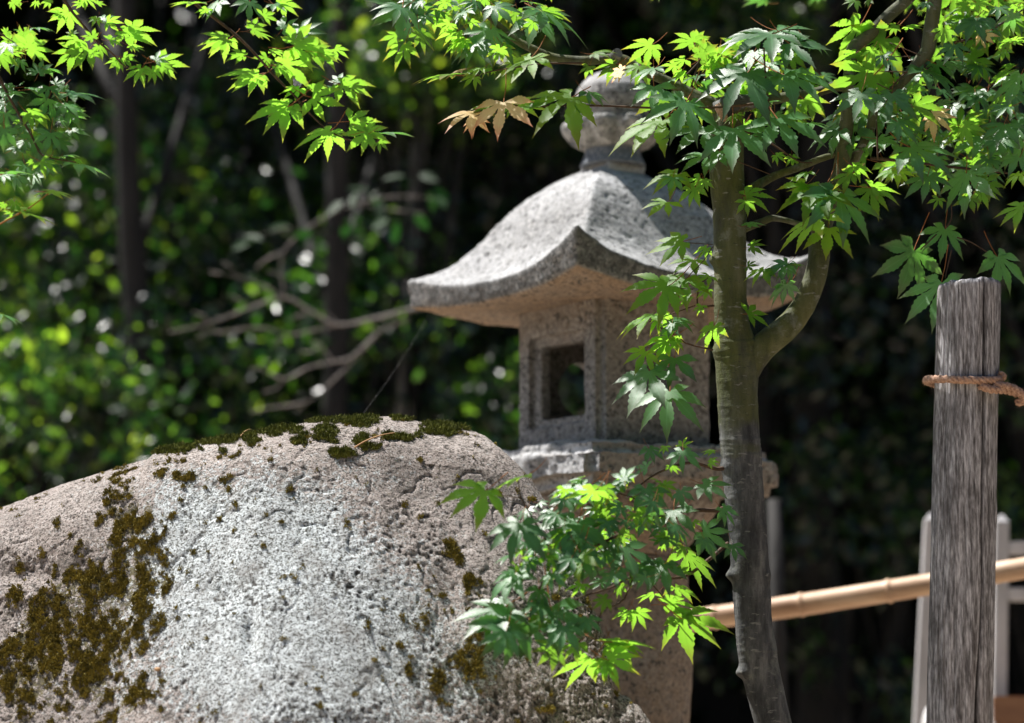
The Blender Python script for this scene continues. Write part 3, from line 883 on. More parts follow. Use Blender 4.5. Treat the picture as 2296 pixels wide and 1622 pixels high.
def fence():
    Y = 9.6
    root = empty('timber_fence', (0, 0, 0))
    tag(root, 'pale grey timber fence frame with two rails, blurred behind the thick post at right', 'fence')
    for u0, v0, u1, v1, w_ in ((2088, 1168, 2064, 1622, 30), (2246, 1172, 2240, 1622, 30)):
        a, b = P(u0, v0, Y), P(u1, v1, Y)
        d = (a - b) / (a.z - b.z)
        bot = a - d * (a.z - 0.0)
        ww = w_ / F * Y
        beam('fence_post', bot, a, ww, ww, FENCEW, root, 0.005)
        # pointed cap
        bm = bmesh.new()
        bmesh.ops.create_cone(bm, cap_ends=True, segments=4, radius1=ww * 0.7, radius2=0.006, depth=0.026, matrix=Matrix.Translation(a + Vector((0, 0, 0.0135))) @ Matrix.Rotation(R(45), 4, 'Z'))
        me = bpy.data.meshes.new('post_cap'); bm.to_mesh(me); bm.free(); link('post_cap', me, root, [FENCEW])
    for v in (1230, 1334):
        a, b = P(2246, v, Y), P(2620, v - 4, Y - 0.1)
        a.x += 15 / F * Y
        beam('fence_rail', a, b, 30 / F * Y, 0.045, FENCEW, root, 0.004)
    a = P(2600, 1172, Y - 0.1)
    beam('fence_post', Vector((a.x, a.y, 0)), a, 0.046, 0.046, FENCEW, root, 0.005)
    a, b = P(2226, 1592, Y - 0.14), P(2620, 1592, Y - 0.2)
    o = beam('brown_plank', a, b, 50 / F * Y, 0.09, BROWNW, None, 0.006)
    tag(o, 'reddish brown plank low in the bottom right corner behind the thick post', 'plank')
    for x in (a.x + 0.05, b.x - 0.1):
        o = beam('plank_leg', Vector((x, a.y, 0)), Vector((x, a.y + (b.y - a.y) * (x - a.x) / (b.x - a.x), a.z - 25 / F * Y)), 0.07, 0.07, BROWNW, None, 0.005)
        tag(o, 'short wooden block under the %s end of the brown plank' % ('left' if x < a.x + 0.1 else 'right'), 'block')
    a = P(1740, 1120, 9.9)
    o = tube('thin_pole', [(a.x + 0.01, a.y, 0), (a.x + 0.005, a.y, 0.9), (a.x, a.y, 1.5), (a.x - 0.004, a.y, a.z)], [0.032, 0.03, 0.028, 0.026], FENCEW if False else BGBARK, None, sides=12, noise=0.0015)
    tag(o, 'dim thin upright pole in shade just right of the leaning maple trunk', 'pole')
    # pale stone
    c = P(2075, 1630, 9.3)
    bm = bmesh.new(); bmesh.ops.create_icosphere(bm, subdivisions=5, radius=1)
    co = np.array([v.co[:] for v in bm.verts]); dn = fbm(co, 1.3, 4, 0.5, 50)
    for v, q in zip(bm.verts, dn):
        v.co = Vector((v.co.x * 0.1, v.co.y * 0.14, v.co.z * (c.z + 0.07) * 0.5)) * (1 + q * 0.12)
        v.co += Vector((c.x + 0.02, c.y, (c.z + 0.04) * 0.5))
    me = bpy.data.meshes.new('pale_stone'); bm.to_mesh(me); bm.free()
    me.polygons.foreach_set('use_smooth', [True] * len(me.polygons))
    o = link('pale_stone', me, None, [WHITEROCK])
    tag(o, 'whitish upright stone peeping out at the foot of the thick grey post', 'stone')
fence()

def thread():
    a, b = P(962, 706, 8.1), P(812, 930, 7.3)
    pts = []
    for i in range(21):
        t = i / 20
        p = a.lerp(b, t); p.z -= 0.012 * math.sin(t * math.pi); pts.append(tuple(p))
    o = tube('spider_thread', pts, [0.00011] * 21, SILK, None, sides=4)
    tag(o, 'faint spider thread from the left eave corner of the lantern down to the boulder', 'spider thread')
thread()

# ------------------------------------------------------------------ maple leaves
def leaf_mesh(name, mats, seed, lobes=7, droop=0.18, fold=0.14, petiole=True, lean=0.0):
    r = random.Random(seed)
    if lobes == 7: angs, lens = [0, 36, -36, 74, -74, 118, -118], [1, .93, .93, .74, .74, .4, .4]
    else: angs, lens = [0, 42, -42, 88, -88], [1, .88, .88, .6, .6]
    order = sorted(range(len(angs)), key=lambda i: angs[i])
    A = [R(angs[i] + r.uniform(-5, 5)) for i in order]
    Ln = [lens[i] * r.uniform(0.9, 1.08) for i in order]
    V, Fc, mid, rad = [], [], [], []
    def add(x, y, z, m, rd):
        V.append((x, y, z)); mid.append(m); rad.append(rd); return len(V) - 1
    def zf(x, y, e, lobe_l):
        q = math.hypot(x, y)
        return -droop * q * q + e + lean * x * 0.3
    hub = add(0, 0, 0, 0, 0)
    notches = []
    notch_r = 0.20
    for i in range(len(A) + 1):
        if i == 0: a = A[0] - R(22); q = 0.14
        elif i == len(A): a = A[-1] + R(22); q = 0.14
        else: a = (A[i - 1] + A[i]) / 2; q = notch_r * min(1, 0.55 + 0.5 * min(Ln[i - 1], Ln[i]))
        x, y = math.sin(a) * q, math.cos(a) * q
        notches.append(add(x, y, zf(x, y, fold * 0.14, 1), 0.6, q))
    st = [(0.32, .075), (0.38, .110), (0.42, .102), (0.48, .132), (0.52, .114), (0.58, .132), (0.62, .098), (0.68, .106), (0.73, .064), (0.78, .066), (0.88, .024)]
    for i, (a, L) in enumerate(zip(A, Ln)):
        curl = r.uniform(-0.12, 0.12); dr = r.uniform(0.0, 0.28)
        wj = r.uniform(0.82, 1.12) * (0.8 + 0.25 * L)
        def pt(t, w_, m):
            y = t * L; x = w_ * wj + curl * (t - 0.3) ** 2 * L
            z = abs(w_) * fold * 1.4 - dr * max(0, t - 0.35) ** 2 * L
            X = x * math.cos(a) + y * math.sin(a); Y = -x * math.sin(a) + y * math.cos(a)
            return add(X, Y, zf(X, Y, z, L), m, t)
        mids = [hub, pt(0.22, 0, 0)]
        lf, rt = [notches[i]], [notches[i + 1]]
        for t, w_ in st:
            mids.append(pt(t, 0, 0)); lf.append(pt(t, -w_, abs(w_) / .15)); rt.append(pt(t, w_, abs(w_) / .15))
        tip = pt(1.0, 0, 0.1)
        Fc.append((hub, lf[0], mids[1])); Fc.append((hub, mids[1], rt[0]))
        for k in range(len(st)):
            Fc.append((mids[k + 1], lf[k], lf[k + 1], mids[k + 2])); Fc.append((mids[k + 1], mids[k + 2], rt[k + 1], rt[k]))
        Fc.append((mids[-1], lf[-1], tip)); Fc.append((mids[-1], tip, rt[-1]))
    nblade = len(Fc)
    if petiole:
        n = 6; pl = r.uniform(0.45, 0.75); up = r.uniform(-0.05, 0.3)
        prev = None
        for k in range(n):
            t = k / (n - 1)
            c = Vector((r.uniform(-.01, .01), -t * pl, up * t * t))
            rr = 0.011
            ring = [add(c.x + rr * math.cos(q), c.y, c.z - 0.008 + rr * math.sin(q), 1, 0) for q in (0, 2.1, 4.2)]
            if prev:
                for j in range(3): Fc.append((prev[j], prev[(j + 1) % 3], ring[(j + 1) % 3], ring[j]))
            prev = ring
    return V, Fc, mid, rad, nblade
def make_leaf_mesh(name, mat, data):
    V, Fc, mid, rad, nb = data
    me = bpy.data.meshes.new(name); me.from_pydata(V, [], Fc)
    me.polygons.foreach_set('use_smooth', [True] * len(me.polygons))
    me.materials.append(mat); me.materials.append(PETI)
    me.polygons.foreach_set('material_index', [0 if i < nb else 1 for i in range(len(Fc))])
    attr(me, 'mid', mid); attr(me, 'rad', rad); attr(me, 'vein', mid)
    me.update(); return me
SHAPES = [leaf_mesh('leaf', None, 100 + i, 7 if i % 4 else 5, droop=[.1, .22, .32, .16][i % 4], fold=[.1, .2, .28, .15][(i + 1) % 4], lean=random.uniform(-1, 1)) for i in range(10)]
LEAFM = {k: [make_leaf_mesh('maple_leaf', m, s) for s in SHAPES] for k, m in (('F', L_DEEP), ('U', L_BACKLIT), ('G', L_GOLD), ('R', L_RED))}
MATOF = {'F': L_DEEP, 'U': L_BACKLIT, 'G': L_GOLD, 'R': L_RED}

def leaf_mat(hub, d2, typ, jit=0.12, L=None):
    """hub Vector; d2 = (du, dv) picture direction and length of the middle lobe (2296 units)"""
    k = hub.y / F
    dx, dz = d2[0] * k, -d2[1] * k
    n = {'F': Vector((-0.12, -0.56, 0.82)), 'U': Vector((0.0, 0.42, 0.9)), 'E': Vector((0.05, -0.22, 0.97)), 'D': Vector((0, -0.9, 0.4))}[typ]
    n = (n + Vector((random.gauss(0, jit * 1.6), random.gauss(0, jit), random.gauss(0, jit)))).normalized()
    l2 = math.hypot(dx, dz)
    ty = -(dx * n.x + dz * n.z) / (n.y if abs(n.y) > 0.15 else math.copysign(0.15, n.y))
    ty = max(-0.75 * l2, min(0.75 * l2, ty))
    d = Vector((dx, ty, dz)); ln = d.length if L is None else L
    if typ in 'UE' and L is None: ln *= 0.85
    d.normalize(); n = (n - d * n.dot(d)).normalized()
    x = d.cross(n)
    M = Matrix((x, d, n)).transposed().to_4x4()
    return Matrix.Translation(hub) @ M @ Matrix.Scale(ln, 4)

class Tree:
    def __init__(s, root): s.root = root; s.leaves = []
    def add(s, M, colk): s.leaves.append((M, colk, random.randrange(len(SHAPES))))
    def finish(s, limit=298):
        inv = Matrix.Translation(-s.root.location)
        for M, k, i in s.leaves[:limit]:
            o = bpy.data.objects.new('leaf', LEAFM[k][i]); C.objects.link(o); o.parent = s.root
            o.matrix_local = inv @ M
        rest = s.leaves[limit:]
        if rest:
            V, Fc, mid, rad, mi = [], [], [], [], []
            keys = ['F', 'U', 'G', 'R']; o_ = 0
            for M, k, i in rest:
                v, f, m_, r_, nb = SHAPES[i]
                Mn = np.array((inv @ M)); va = np.c_[np.array(v), np.ones(len(v))] @ Mn.T
                V.append(va[:, :3]); Fc += [tuple(q + o_ for q in x) for x in f]; o_ += len(v)
                mid += m_; rad += r_; mi += [keys.index(k) if q < nb else 4 for q in range(len(f))]
            me = bpy.data.meshes.new('foliage'); me.from_pydata(np.concatenate(V).tolist(), [], Fc)
            for m in (L_DEEP, L_BACKLIT, L_GOLD, L_RED, PETI): me.materials.append(m)
            me.polygons.foreach_set('material_index', mi); me.polygons.foreach_set('use_smooth', [True] * len(Fc))
            attr(me, 'mid', mid); attr(me, 'rad', rad); attr(me, 'vein', mid); me.update()
            o = bpy.data.objects.new('foliage', me); C.objects.link(o); o.parent = s.root; o['kind'] = 'stuff'

def entries(tree, lst, ox, oy, s, Y, spread=0.1, jit=0.12):
    sc_ = {3.827: 1.18, 2.495: 1.14, 2.496: 1.22, 1.8368: 1.1, 2.028: 1.08}[s]
    """(hub x, hub y, tip x, tip y, code) in a magnified view with origin ox, oy (2500 px photo) and magnification s.
       code: first letter pose F/U/E/D, second letter colour"""
    k = 1 / (s * 1.08885)
    for x, y, tx, ty, code in lst:
        uu_ = (ox + x / s) / 1.08885
        y_ = (Y if oy != 1050 else float(np.interp(uu_, [1150, 1350, 1450, 1620], [6.38, 6.46, 6.6, 6.78]))) + random.uniform(-spread, spread)
        hub = PX(ox + x / s, oy + y / s, y_)
        c = code[1] if len(code) > 1 else {'F': 'F', 'U': 'U', 'E': 'U', 'D': 'F'}[code[0]]
        tree.add(leaf_mat(hub, ((tx - x) * k * sc_, (ty - y) * k * sc_), code[0], jit), c)

TY = 6.9
tb = P(2050, 2700, TY)
maple = empty('maple_tree', (tb.x, tb.y, 0))
tag(maple, 'slender leaning maple with greenish trunk and side limb standing in front of the lantern', 'maple tree')
ML = maple.location
def branch(name, pts, mat, parent, Y0=None, n=8, sides=12, noise=0.001, green=None, nscale=25):
    """pts (u, v, halfwidth, [Y])"""
    q = []
    for p in pts:
        y = p[3] if len(p) > 3 else (Y0 or TY)
        v = P(p[0], p[1], y); q.append((v.x - parent.location.x, v.y - parent.location.y, v.z - parent.location.z, p[2] * y / F))
    path = catmull(q, n)
    vs, f = tube_arrays(path[:, :3], np.maximum(path[:, 3], 0.0004), sides=sides, noise=noise, nscale=nscale)
    o = meshobj(name, vs, f, mat, parent)
    if green is not None:
        w_ = vs + np.array(parent.location)
        attr(o.data, 'green', np.clip(green(w_), 0, 1))
    return o
zg = P(1650, 985, TY).z
def gmask(w_): return np.clip((w_[:, 2] - zg) / 0.07 + 0.5 + 1.2 * fbm(w_, 20, 2), 0, 1) * (0.75 + 0.25 * fbm(w_, 8, 2))
def gtrunk(w_): return gmask(w_)
# trunk: edges left/right in the picture
edges = [(225, 1600, 1668), (360, 1590, 1668), (500, 1599, 1673), (620, 1601, 1674), (700, 1602, 1677), (760, 1603, 1686), (800, 1603, 1692), (900, 1608, 1699), (985, 1614, 1703), (1060, 1619, 1711), (1150, 1629, 1716),
         (1250, 1637, 1722), (1350, 1645, 1728), (1450, 1655, 1740), (1520, 1667, 1751), (1622, 1694, 1775), (1720, 1728, 1812), (1900, 1800, 1890), (2150, 1890, 1990), (2450, 1970, 2090), (2760, 2000, 2160)]
def trunk():
    q = []
    for v, a, b in edges:
        p = P((a + b) / 2, v, TY); q.append((p.x - ML.x, p.y - ML.y, p.z, (b - a) / 2 * TY / F))
    path = catmull(q, 26)
    sides = 40
    vs, f = tube_arrays(path[:, :3], path[:, 3], sides=sides, noise=0.0018, nscale=14)
    w_ = vs + np.array((ML.x, ML.y, 0))
    # growth rings and knots
    uu, vv = proj(w_)
    ctr = np.repeat(path[:, :3], sides, axis=0); ctr = np.vstack([ctr, path[0, :3], path[-1, :3]])
    dirn = vs - ctr; ln = np.linalg.norm(dirn, axis=1)[:, None] + 1e-9; dirn = dirn / ln
    d = np.zeros(len(vs))
    for rv, h in ((488, .0012), (556, .001), (586, .0014), (632, .0012), (765, .0014), (800, .0012), (852, .0012), (912, .001), (986, .0018), (996, .0012), (1006, .0012), (1018, .001), (1120, .0008), (700, .0008), (1180, .0009), (1340, .0008), (1460, .0008)):
        d += h * np.exp(-((vv - rv + fbm(w_, 9, 1) * 3) / 3.5) ** 2)
    for ku, kv, h, r_ in ((1600, 583, .012, 14), (1608, 786, .007, 12), (1636, 1290, .014, 12), (1668, 1508, .014, 13), (1738, 1290, .004, 14), (1618, 1048, .006, 12), (1680, 690, .004, 10)):
        side = -1 if ku < 1700 and kv != 690 else 1
        d += h * np.exp(-((vv - kv) / r_) ** 2) * np.clip((dirn[:, 0] * side - 0.55) / 0.45, 0, 1)
    d += 0.0035 * np.exp(-((vv - 1400) / 110) ** 2) * np.exp(-((dirn[:, 0] + 0.75) / 0.22) ** 2) * 1.3
    d += vnoise(w_ * np.array([1, 1, 5]), 55, 3) * 0.0005
    # bulge under the fork
    d += 0.010 * np.exp(-((vv - 800) / 60) ** 2) * np.clip(dirn[:, 0], 0, 1)
    vs = vs + dirn * d[:, None]
    o = meshobj('trunk', vs, f, BARK, maple)
    attr(o.data, 'green', gtrunk(w_))
trunk()
B = lambda pts, **k: branch('branch', pts, BARK, maple, green=gmask, **k)
B([(1668, 850, 26), (1692, 800, 32), (1722, 768, 31), (1762, 736, 28.5), (1796, 695, 27), (1820, 645, 26), (1834, 590, 25), (1838, 540, 23, 6.92), (1850, 490, 22, 6.95), (1872, 430, 19), (1885, 380, 18), (1893, 320, 17), (1900, 264, 16), (1903, 216, 15),
   (1906, 156, 15), (1915, 108, 16), (1949, 79, 14), (1990, 38, 14), (2033, 0, 14), (2090, -60, 13), (2130, -150, 11, 7.0)], sides=28, noise=0.0012)
B([(1862, 462, 13, 6.95), (1890, 410, 12, 6.97), (1925, 340, 11), (1953, 285, 11), (1962, 240, 11), (2000, 205, 12), (2040, 165, 13), (2075, 122, 16), (2083, 100, 17), (2088, 60, 17), (2096, 0, 17), (2106, -90, 15), (2120, -200, 12)], sides=24, noise=0.001)
B([(1625, 250, 16, 6.93), (1690, 232, 13, 6.93), (1773, 216, 12), (1831, 207, 11), (1874, 194, 12), (1906, 200, 10)], sides=14)
B([(1655, 436, 12), (1685, 424, 12), (1712, 408, 10), (1745, 392, 9), (1785, 378, 9), (1815, 366, 8), (1855, 352, 7), (1890, 345, 5)], sides=12)
B([(1713, 404, 4, 6.88), (1706, 418, 4, 6.86), (1703, 434, 3, 6.85)], sides=8)
B([(1662, 518, 9), (1688, 506, 9), (1712, 497, 8), (1732, 490, 8), (1760, 494, 7), (1790, 502, 7), (1818, 512, 8), (1842, 535, 8)], sides=12)
B([(1628, 246, 16), (1560, 216, 14), (1490, 180, 12), (1428, 152, 12), (1400, 136, 12), (1374, 132, 12), (1335, 135, 11), (1294, 136, 11), (1234, 128, 10), (1174, 100, 9), (1141, 78, 8), (1090, 30, 7), (1050, -20, 6), (1000, -80, 4)], sides=14)
def stub():
    p = P(1381, 126, 6.885)
    bm = bmesh.new(); bmesh.ops.create_cone(bm, cap_ends=True, segments=16, radius1=0.016, radius2=0.013, depth=0.03,
        matrix=Matrix.Translation(p - ML) @ Matrix.Rotation(R(70), 4, 'X') @ Matrix.Rotation(R(20), 4, 'Y'))
    for v in bm.verts: v.co += Vector((1, 1, 1)) * float(vnoise(np.array([v.co[:]]), 60)[0]) * 0.0015
    me = bpy.data.meshes.new('knot'); bm.to_mesh(me); bm.free(); o = link('knot', me, maple, [BARK])
    attr(me, 'green', [0.1] * len(me.vertices))
    # broken crown of the trunk: dark stub leaning right with split wood
    o = branch('broken_stub', [(1618, 250, 26, 6.88), (1640, 232, 22, 6.86), (1680, 228, 14, 6.85), (1716, 238, 6, 6.84), (1728, 243, 2, 6.84)], BARK, maple, sides=14, noise=0.004, nscale=45, green=lambda w_: 0 * w_[:, 0])
    o = branch('split_wood', [(1612, 236, 12, 6.86), (1620, 252, 12, 6.855), (1626, 272, 8, 6.855)], ROPEM, maple, sides=10, noise=0.003)
stub()
TW = lambda pts, Y0=6.9, **k: branch('twig', pts, TWIG, maple, Y0=Y0, sides=6, noise=0.0, n=5, **k)
def c1(x, y): return ((900 + x / 3.827) / 1.08885, (y / 3.827) / 1.08885)
def c2(x, y): return ((1450 + x / 3.827) / 1.08885, (50 + y / 3.827) / 1.08885)
def c3(x, y): return ((1900 + x / 3.827) / 1.08885, (y / 3.827) / 1.08885)
def c4(x, y): return ((1900 + x / 3.827) / 1.08885, (380 + y / 3.827) / 1.08885)
def c5(x, y): return ((1400 + x / 2.495) / 1.08885, (450 + y / 2.495) / 1.08885)
def c6(x, y): return ((1100 + x / 2.496) / 1.08885, (1050 + y / 2.496) / 1.08885)
def tw(f, pts, r0, r1, Y=6.9):
    n = len(pts); TW([(*f(x, y), r0 + (r1 - r0) * i / (n - 1), Y if f is not c6 else float(np.interp(f(x, y)[0], [1150, 1350, 1450, 1600, 1640], [6.41, 6.49, 6.63, 6.82, 6.88]))) for i, (x, y) in enumerate(pts)], Y0=Y)
tw(c1, [(3700, 960), (3300, 1000), (2690, 1010), (2250, 992), (1690, 990), (1400, 1030), (1100, 1060), (990, 1090)], 3.4, 1.0, 6.82)
tw(c1, [(2000, 590), (1660, 595), (1380, 630), (1160, 665), (960, 720), (830, 710)], 2.4, 0.8, 6.84)
tw(c2, [(1230, 1010), (900, 780), (980, 380), (940, 220)], 3, 1.2, 6.95)
tw(c2, [(780, 600), (980, 390), (1010, 330)], 2.4, 1.4, 6.95)
tw(c2, [(1640, 880), (1610, 600), (1590, 250), (1620, 160)], 2.6, 1.6, 6.75)
tw(c2, [(1200, 960), (1600, 1120), (1900, 1310), (2040, 1330)], 2.6, 1.6, 6.88)
tw(c2, [(1320, 1310), (1650, 1440)], 1.2, 1.0, 6.85)
tw(c3, [(1240, 650), (1180, 690), (1040, 840)], 2.2, 1.6, 6.85)
tw(c3, [(1330, 520), (1040, 400)], 1.2, 1.0, 6.85); tw(c3, [(1240, 530), (1050, 530)], 1.2, 0.9, 6.85)
tw(c3, [(1200, 675), (920, 665)], 1.4, 1.0, 6.82); tw(c3, [(1040, 840), (920, 780)], 1.4, 1.2, 6.82)
tw(c3, [(930, 1500), (920, 1150)], 2.2, 1.6, 6.8)
tw(c3, [(860, 1480), (1100, 1500), (1600, 1560), (2000, 1600), (2290, 1640)], 4, 2.4, 6.88)
tw(c3, [(1520, 420), (1900, 330), (2290, 90)], 3, 2, 6.95)
tw(c4, [(1612, 430), (1620, 580), (1560, 690)], 1.2, 1.0, 6.8)
tw(c4, [(1480, 735), (1330, 880)], 1.7, 1.4, 6.8); tw(c4, [(1670, 765), (1800, 810), (1950, 900)], 1.7, 1.2, 6.8); tw(c4, [(1620, 880), (1580, 1050), (1560, 1150)], 1.6, 1.3, 6.8)
tw(c4, [(770, 130), (840, 290)], 1.2, 1, 6.85)
tw(c5, [(860, 740), (760, 740), (770, 620), (830, 560)], 2.4, 1.4, 6.84)
tw(c5, [(850, 1010), (690, 970), (640, 930), (520, 870)], 2.4, 1.2, 6.84)
tw(c5, [(850, 380), (790, 470), (700, 560)], 1.2, 0.9, 6.82); tw(c5, [(670, 355), (850, 368)], 1.1, 0.9, 6.82); tw(c5, [(730, 640), (600, 630)], 1.1, 0.9, 6.8); tw(c5, [(740, 740), (460, 840)], 1.3, 1.0, 6.82)
tw(c6, [(1660, 480), (1620, 490), (1450, 492), (1240, 530), (1100, 600), (900, 700), (700, 780), (620, 790)], 6, 2.4, 6.82)
tw(c6, [(1660, 235), (1620, 238), (1560, 222), (1480, 200), (1380, 215), (1250, 270), (1150, 340)], 5, 2, 6.82)
tw(c6, [(1690, 690), (1560, 800), (1400, 900), (1130, 890), (980, 960), (820, 1010), (640, 1080)], 4.4, 1.8, 6.82)
tw(c6, [(620, 790), (570, 650), (500, 540), (450, 450), (425, 400), (410, 300)], 2.4, 1.2, 6.76)
tw(c6, [(625, 780), (590, 870), (550, 950), (500, 1060), (480, 1130)], 2.2, 1.2, 6.76)
tw(c6, [(430, 415), (215, 385)], 1.1, 0.9, 6.74)
tw(c6, [(1200, 470), (1100, 410), (900, 355)], 2, 1.2, 6.8)
tw(c6, [(1060, 1030), (1000, 1070), (930, 1095), (900, 1180), (880, 1350), (900, 1400)], 2.4, 1.2, 6.78)
tw(c6, [(1120, 890), (1060, 1030)], 2.4, 2.0, 6.8)
tw(c6, [(1220, 930), (1330, 1060), (1410, 1150)], 1.6, 1.2, 6.8)

mt = Tree(maple)
entries(mt, [(1300, 1010, 1275, 1440, 'F'), (1720, 920, 1890, 1290, 'F'), (1780, 510, 2130, 740, 'F'), (1430, 490, 1190, 850, 'F'), (860, 770, 680, 1080, 'F'), (320, 800, 160, 1090, 'F'),
    (560, 620, 560, 900, 'F'), (560, 450, 420, 560, 'F'), (1830, 220, 2030, 450, 'F'), (1660, 130, 1290, 370, 'F'), (1700, 90, 1960, 180, 'F'), (1500, 130, 1200, 220, 'FF'), (1170, 1230, 1090, 1390, 'F')], 1450, 50, 3.827, 6.78, 0.05, 0.08)
entries(mt, [(1020, 620, 1200, 640, 'UF'), (540, 230, 310, 310, 'UG'), (930, 205, 740, 90, 'UU'), (960, 190, 1040, 95, 'UU'), (960, 200, 1110, 178, 'UU'), (1130, 310, 1290, 265, 'UG'), (1000, 350, 1180, 220, 'UG'),
    (850, 370, 650, 420, 'UG'), (760, 420, 640, 470, 'UU'), (1100, 380, 1370, 360, 'UG'), (1080, 430, 1180, 560, 'UU'), (1130, 520, 1310, 520, 'UG'), (1040, 1010, 715, 1300, 'EF'), (640, 940, 290, 1280, 'EU'),
    (1310, 850, 1110, 930, 'EU'), (1490, 740, 1520, 880, 'EU'), (1640, 760, 1780, 720, 'EF'), (1060, 1270, 800, 1370, 'EF'), (780, 1440, 550, 1600, 'FU'), (740, 1470, 700, 1620, 'FF'), (1000, 1480, 830, 1590, 'UU'),
    (1030, 1500, 1070, 1590, 'UU'), (1850, 1270, 1860, 1370, 'UG'), (1700, 1260, 1800, 1290, 'UG'), (1960, 740, 2180, 870, 'UG'), (2020, 960, 2180, 1030, 'EF'), (2000, 180, 2160, 330, 'EF'), (1400, 160, 1230, 150, 'EF'),
    (450, 400, 380, 600, 'UU'), (280, 630, 130, 640, 'FU'), (200, 420, 0, 500, 'UG'), (260, 470, 120, 520, 'UR'), (420, 430, 340, 560, 'FU'), (1220, 440, 1340, 560, 'FF'), (1640, 400, 1560, 560, 'FF'), (1500, 300, 1440, 460, 'FF'),
    (1350, 600, 1460, 680, 'UU'), (1500, 660, 1540, 720, 'UU'), (1500, 980, 1640, 1060, 'FF'), (1580, 1080, 1500, 1200, 'FF'), (1150, 340, 1050, 440, 'UU'), (820, 480, 740, 560, 'UU'), (620, 700, 560, 960, 'UG'), (1330, 880, 1260, 960, 'FU'),
    (720, 560, 600, 640, 'FF'), (1760, 560, 1860, 700, 'FF'), (500, 1480, 560, 1500, 'EU')][:-1], 1450, 50, 3.827, 6.88, 0.07)
entries(mt, [(330, 80, 370, 510, 'F'), (300, 70, 50, 140, 'EF'), (480, 300, 530, 480, 'UG'), (280, 330, 140, 420, 'UG'), (330, 420, 215, 600, 'UG'), (640, 60, 640, 200, 'F'), (800, 90, 850, 50, 'UG'), (700, 120, 560, 200, 'UG'),
    (900, 110, 810, 230, 'F'), (820, 300, 660, 375, 'UG'), (850, 380, 720, 510, 'UG'), (900, 380, 860, 480, 'UG'), (1140, 280, 1130, 620, 'F'), (1020, 400, 890, 600, 'F'), (1180, 60, 1330, 200, 'F'), (1250, 430, 1360, 560, 'UG'),
    (1230, 450, 1150, 570, 'UG'), (1560, 130, 1750, 400, 'F'), (1620, 110, 1960, 370, 'EF'), (1620, 100, 1840, 215, 'UG'), (1540, 200, 1480, 320, 'UG'), (600, 170, 720, 260, 'UG'), (950, 200, 1050, 240, 'UG'), (760, 220, 640, 300, 'UU'),
    (500, 20, 400, 60, 'FF'), (1000, 20, 900, 100, 'FF'), (1500, 20, 1650, 80, 'FU'), (1330, 90, 1480, 100, 'EU'), (720, 20, 620, 80, 'UG'), (1700, -60, 1700, 20, 'UG'),
    (870, 660, 700, 665, 'ER'), (800, 700, 440, 755, 'EG'), (1040, 640, 880, 720, 'EU'), (990, 720, 885, 815, 'EU'), (1120, 640, 1030, 700, 'EG'), (1160, 660, 1150, 715, 'EU'), (1520, 540, 1320, 810, 'EU'), (1500, 560, 1255, 695, 'EU'),
    (2050, 610, 1680, 790, 'UG'), (2060, 620, 2000, 730, 'UG'), (2110, 500, 2280, 460, 'FU'), (980, 1060, 700, 1185, 'ER'), (1010, 1110, 955, 1270, 'ER'), (1260, 960, 1210, 1300, 'FR'), (1120, 1010, 960, 1060, 'EG'),
    (1400, 980, 1680, 880, 'EU'), (1890, 910, 1510, 1220, 'EU'), (2020, 880, 1940, 1180, 'F'), (2050, 870, 2180, 970, 'F'), (2190, 1060, 2040, 1330, 'F'), (2250, 860, 2140, 940, 'UU'), (1320, 1010, 1290, 1090, 'UG')], 900, 0, 3.827, 6.84, 0.06)
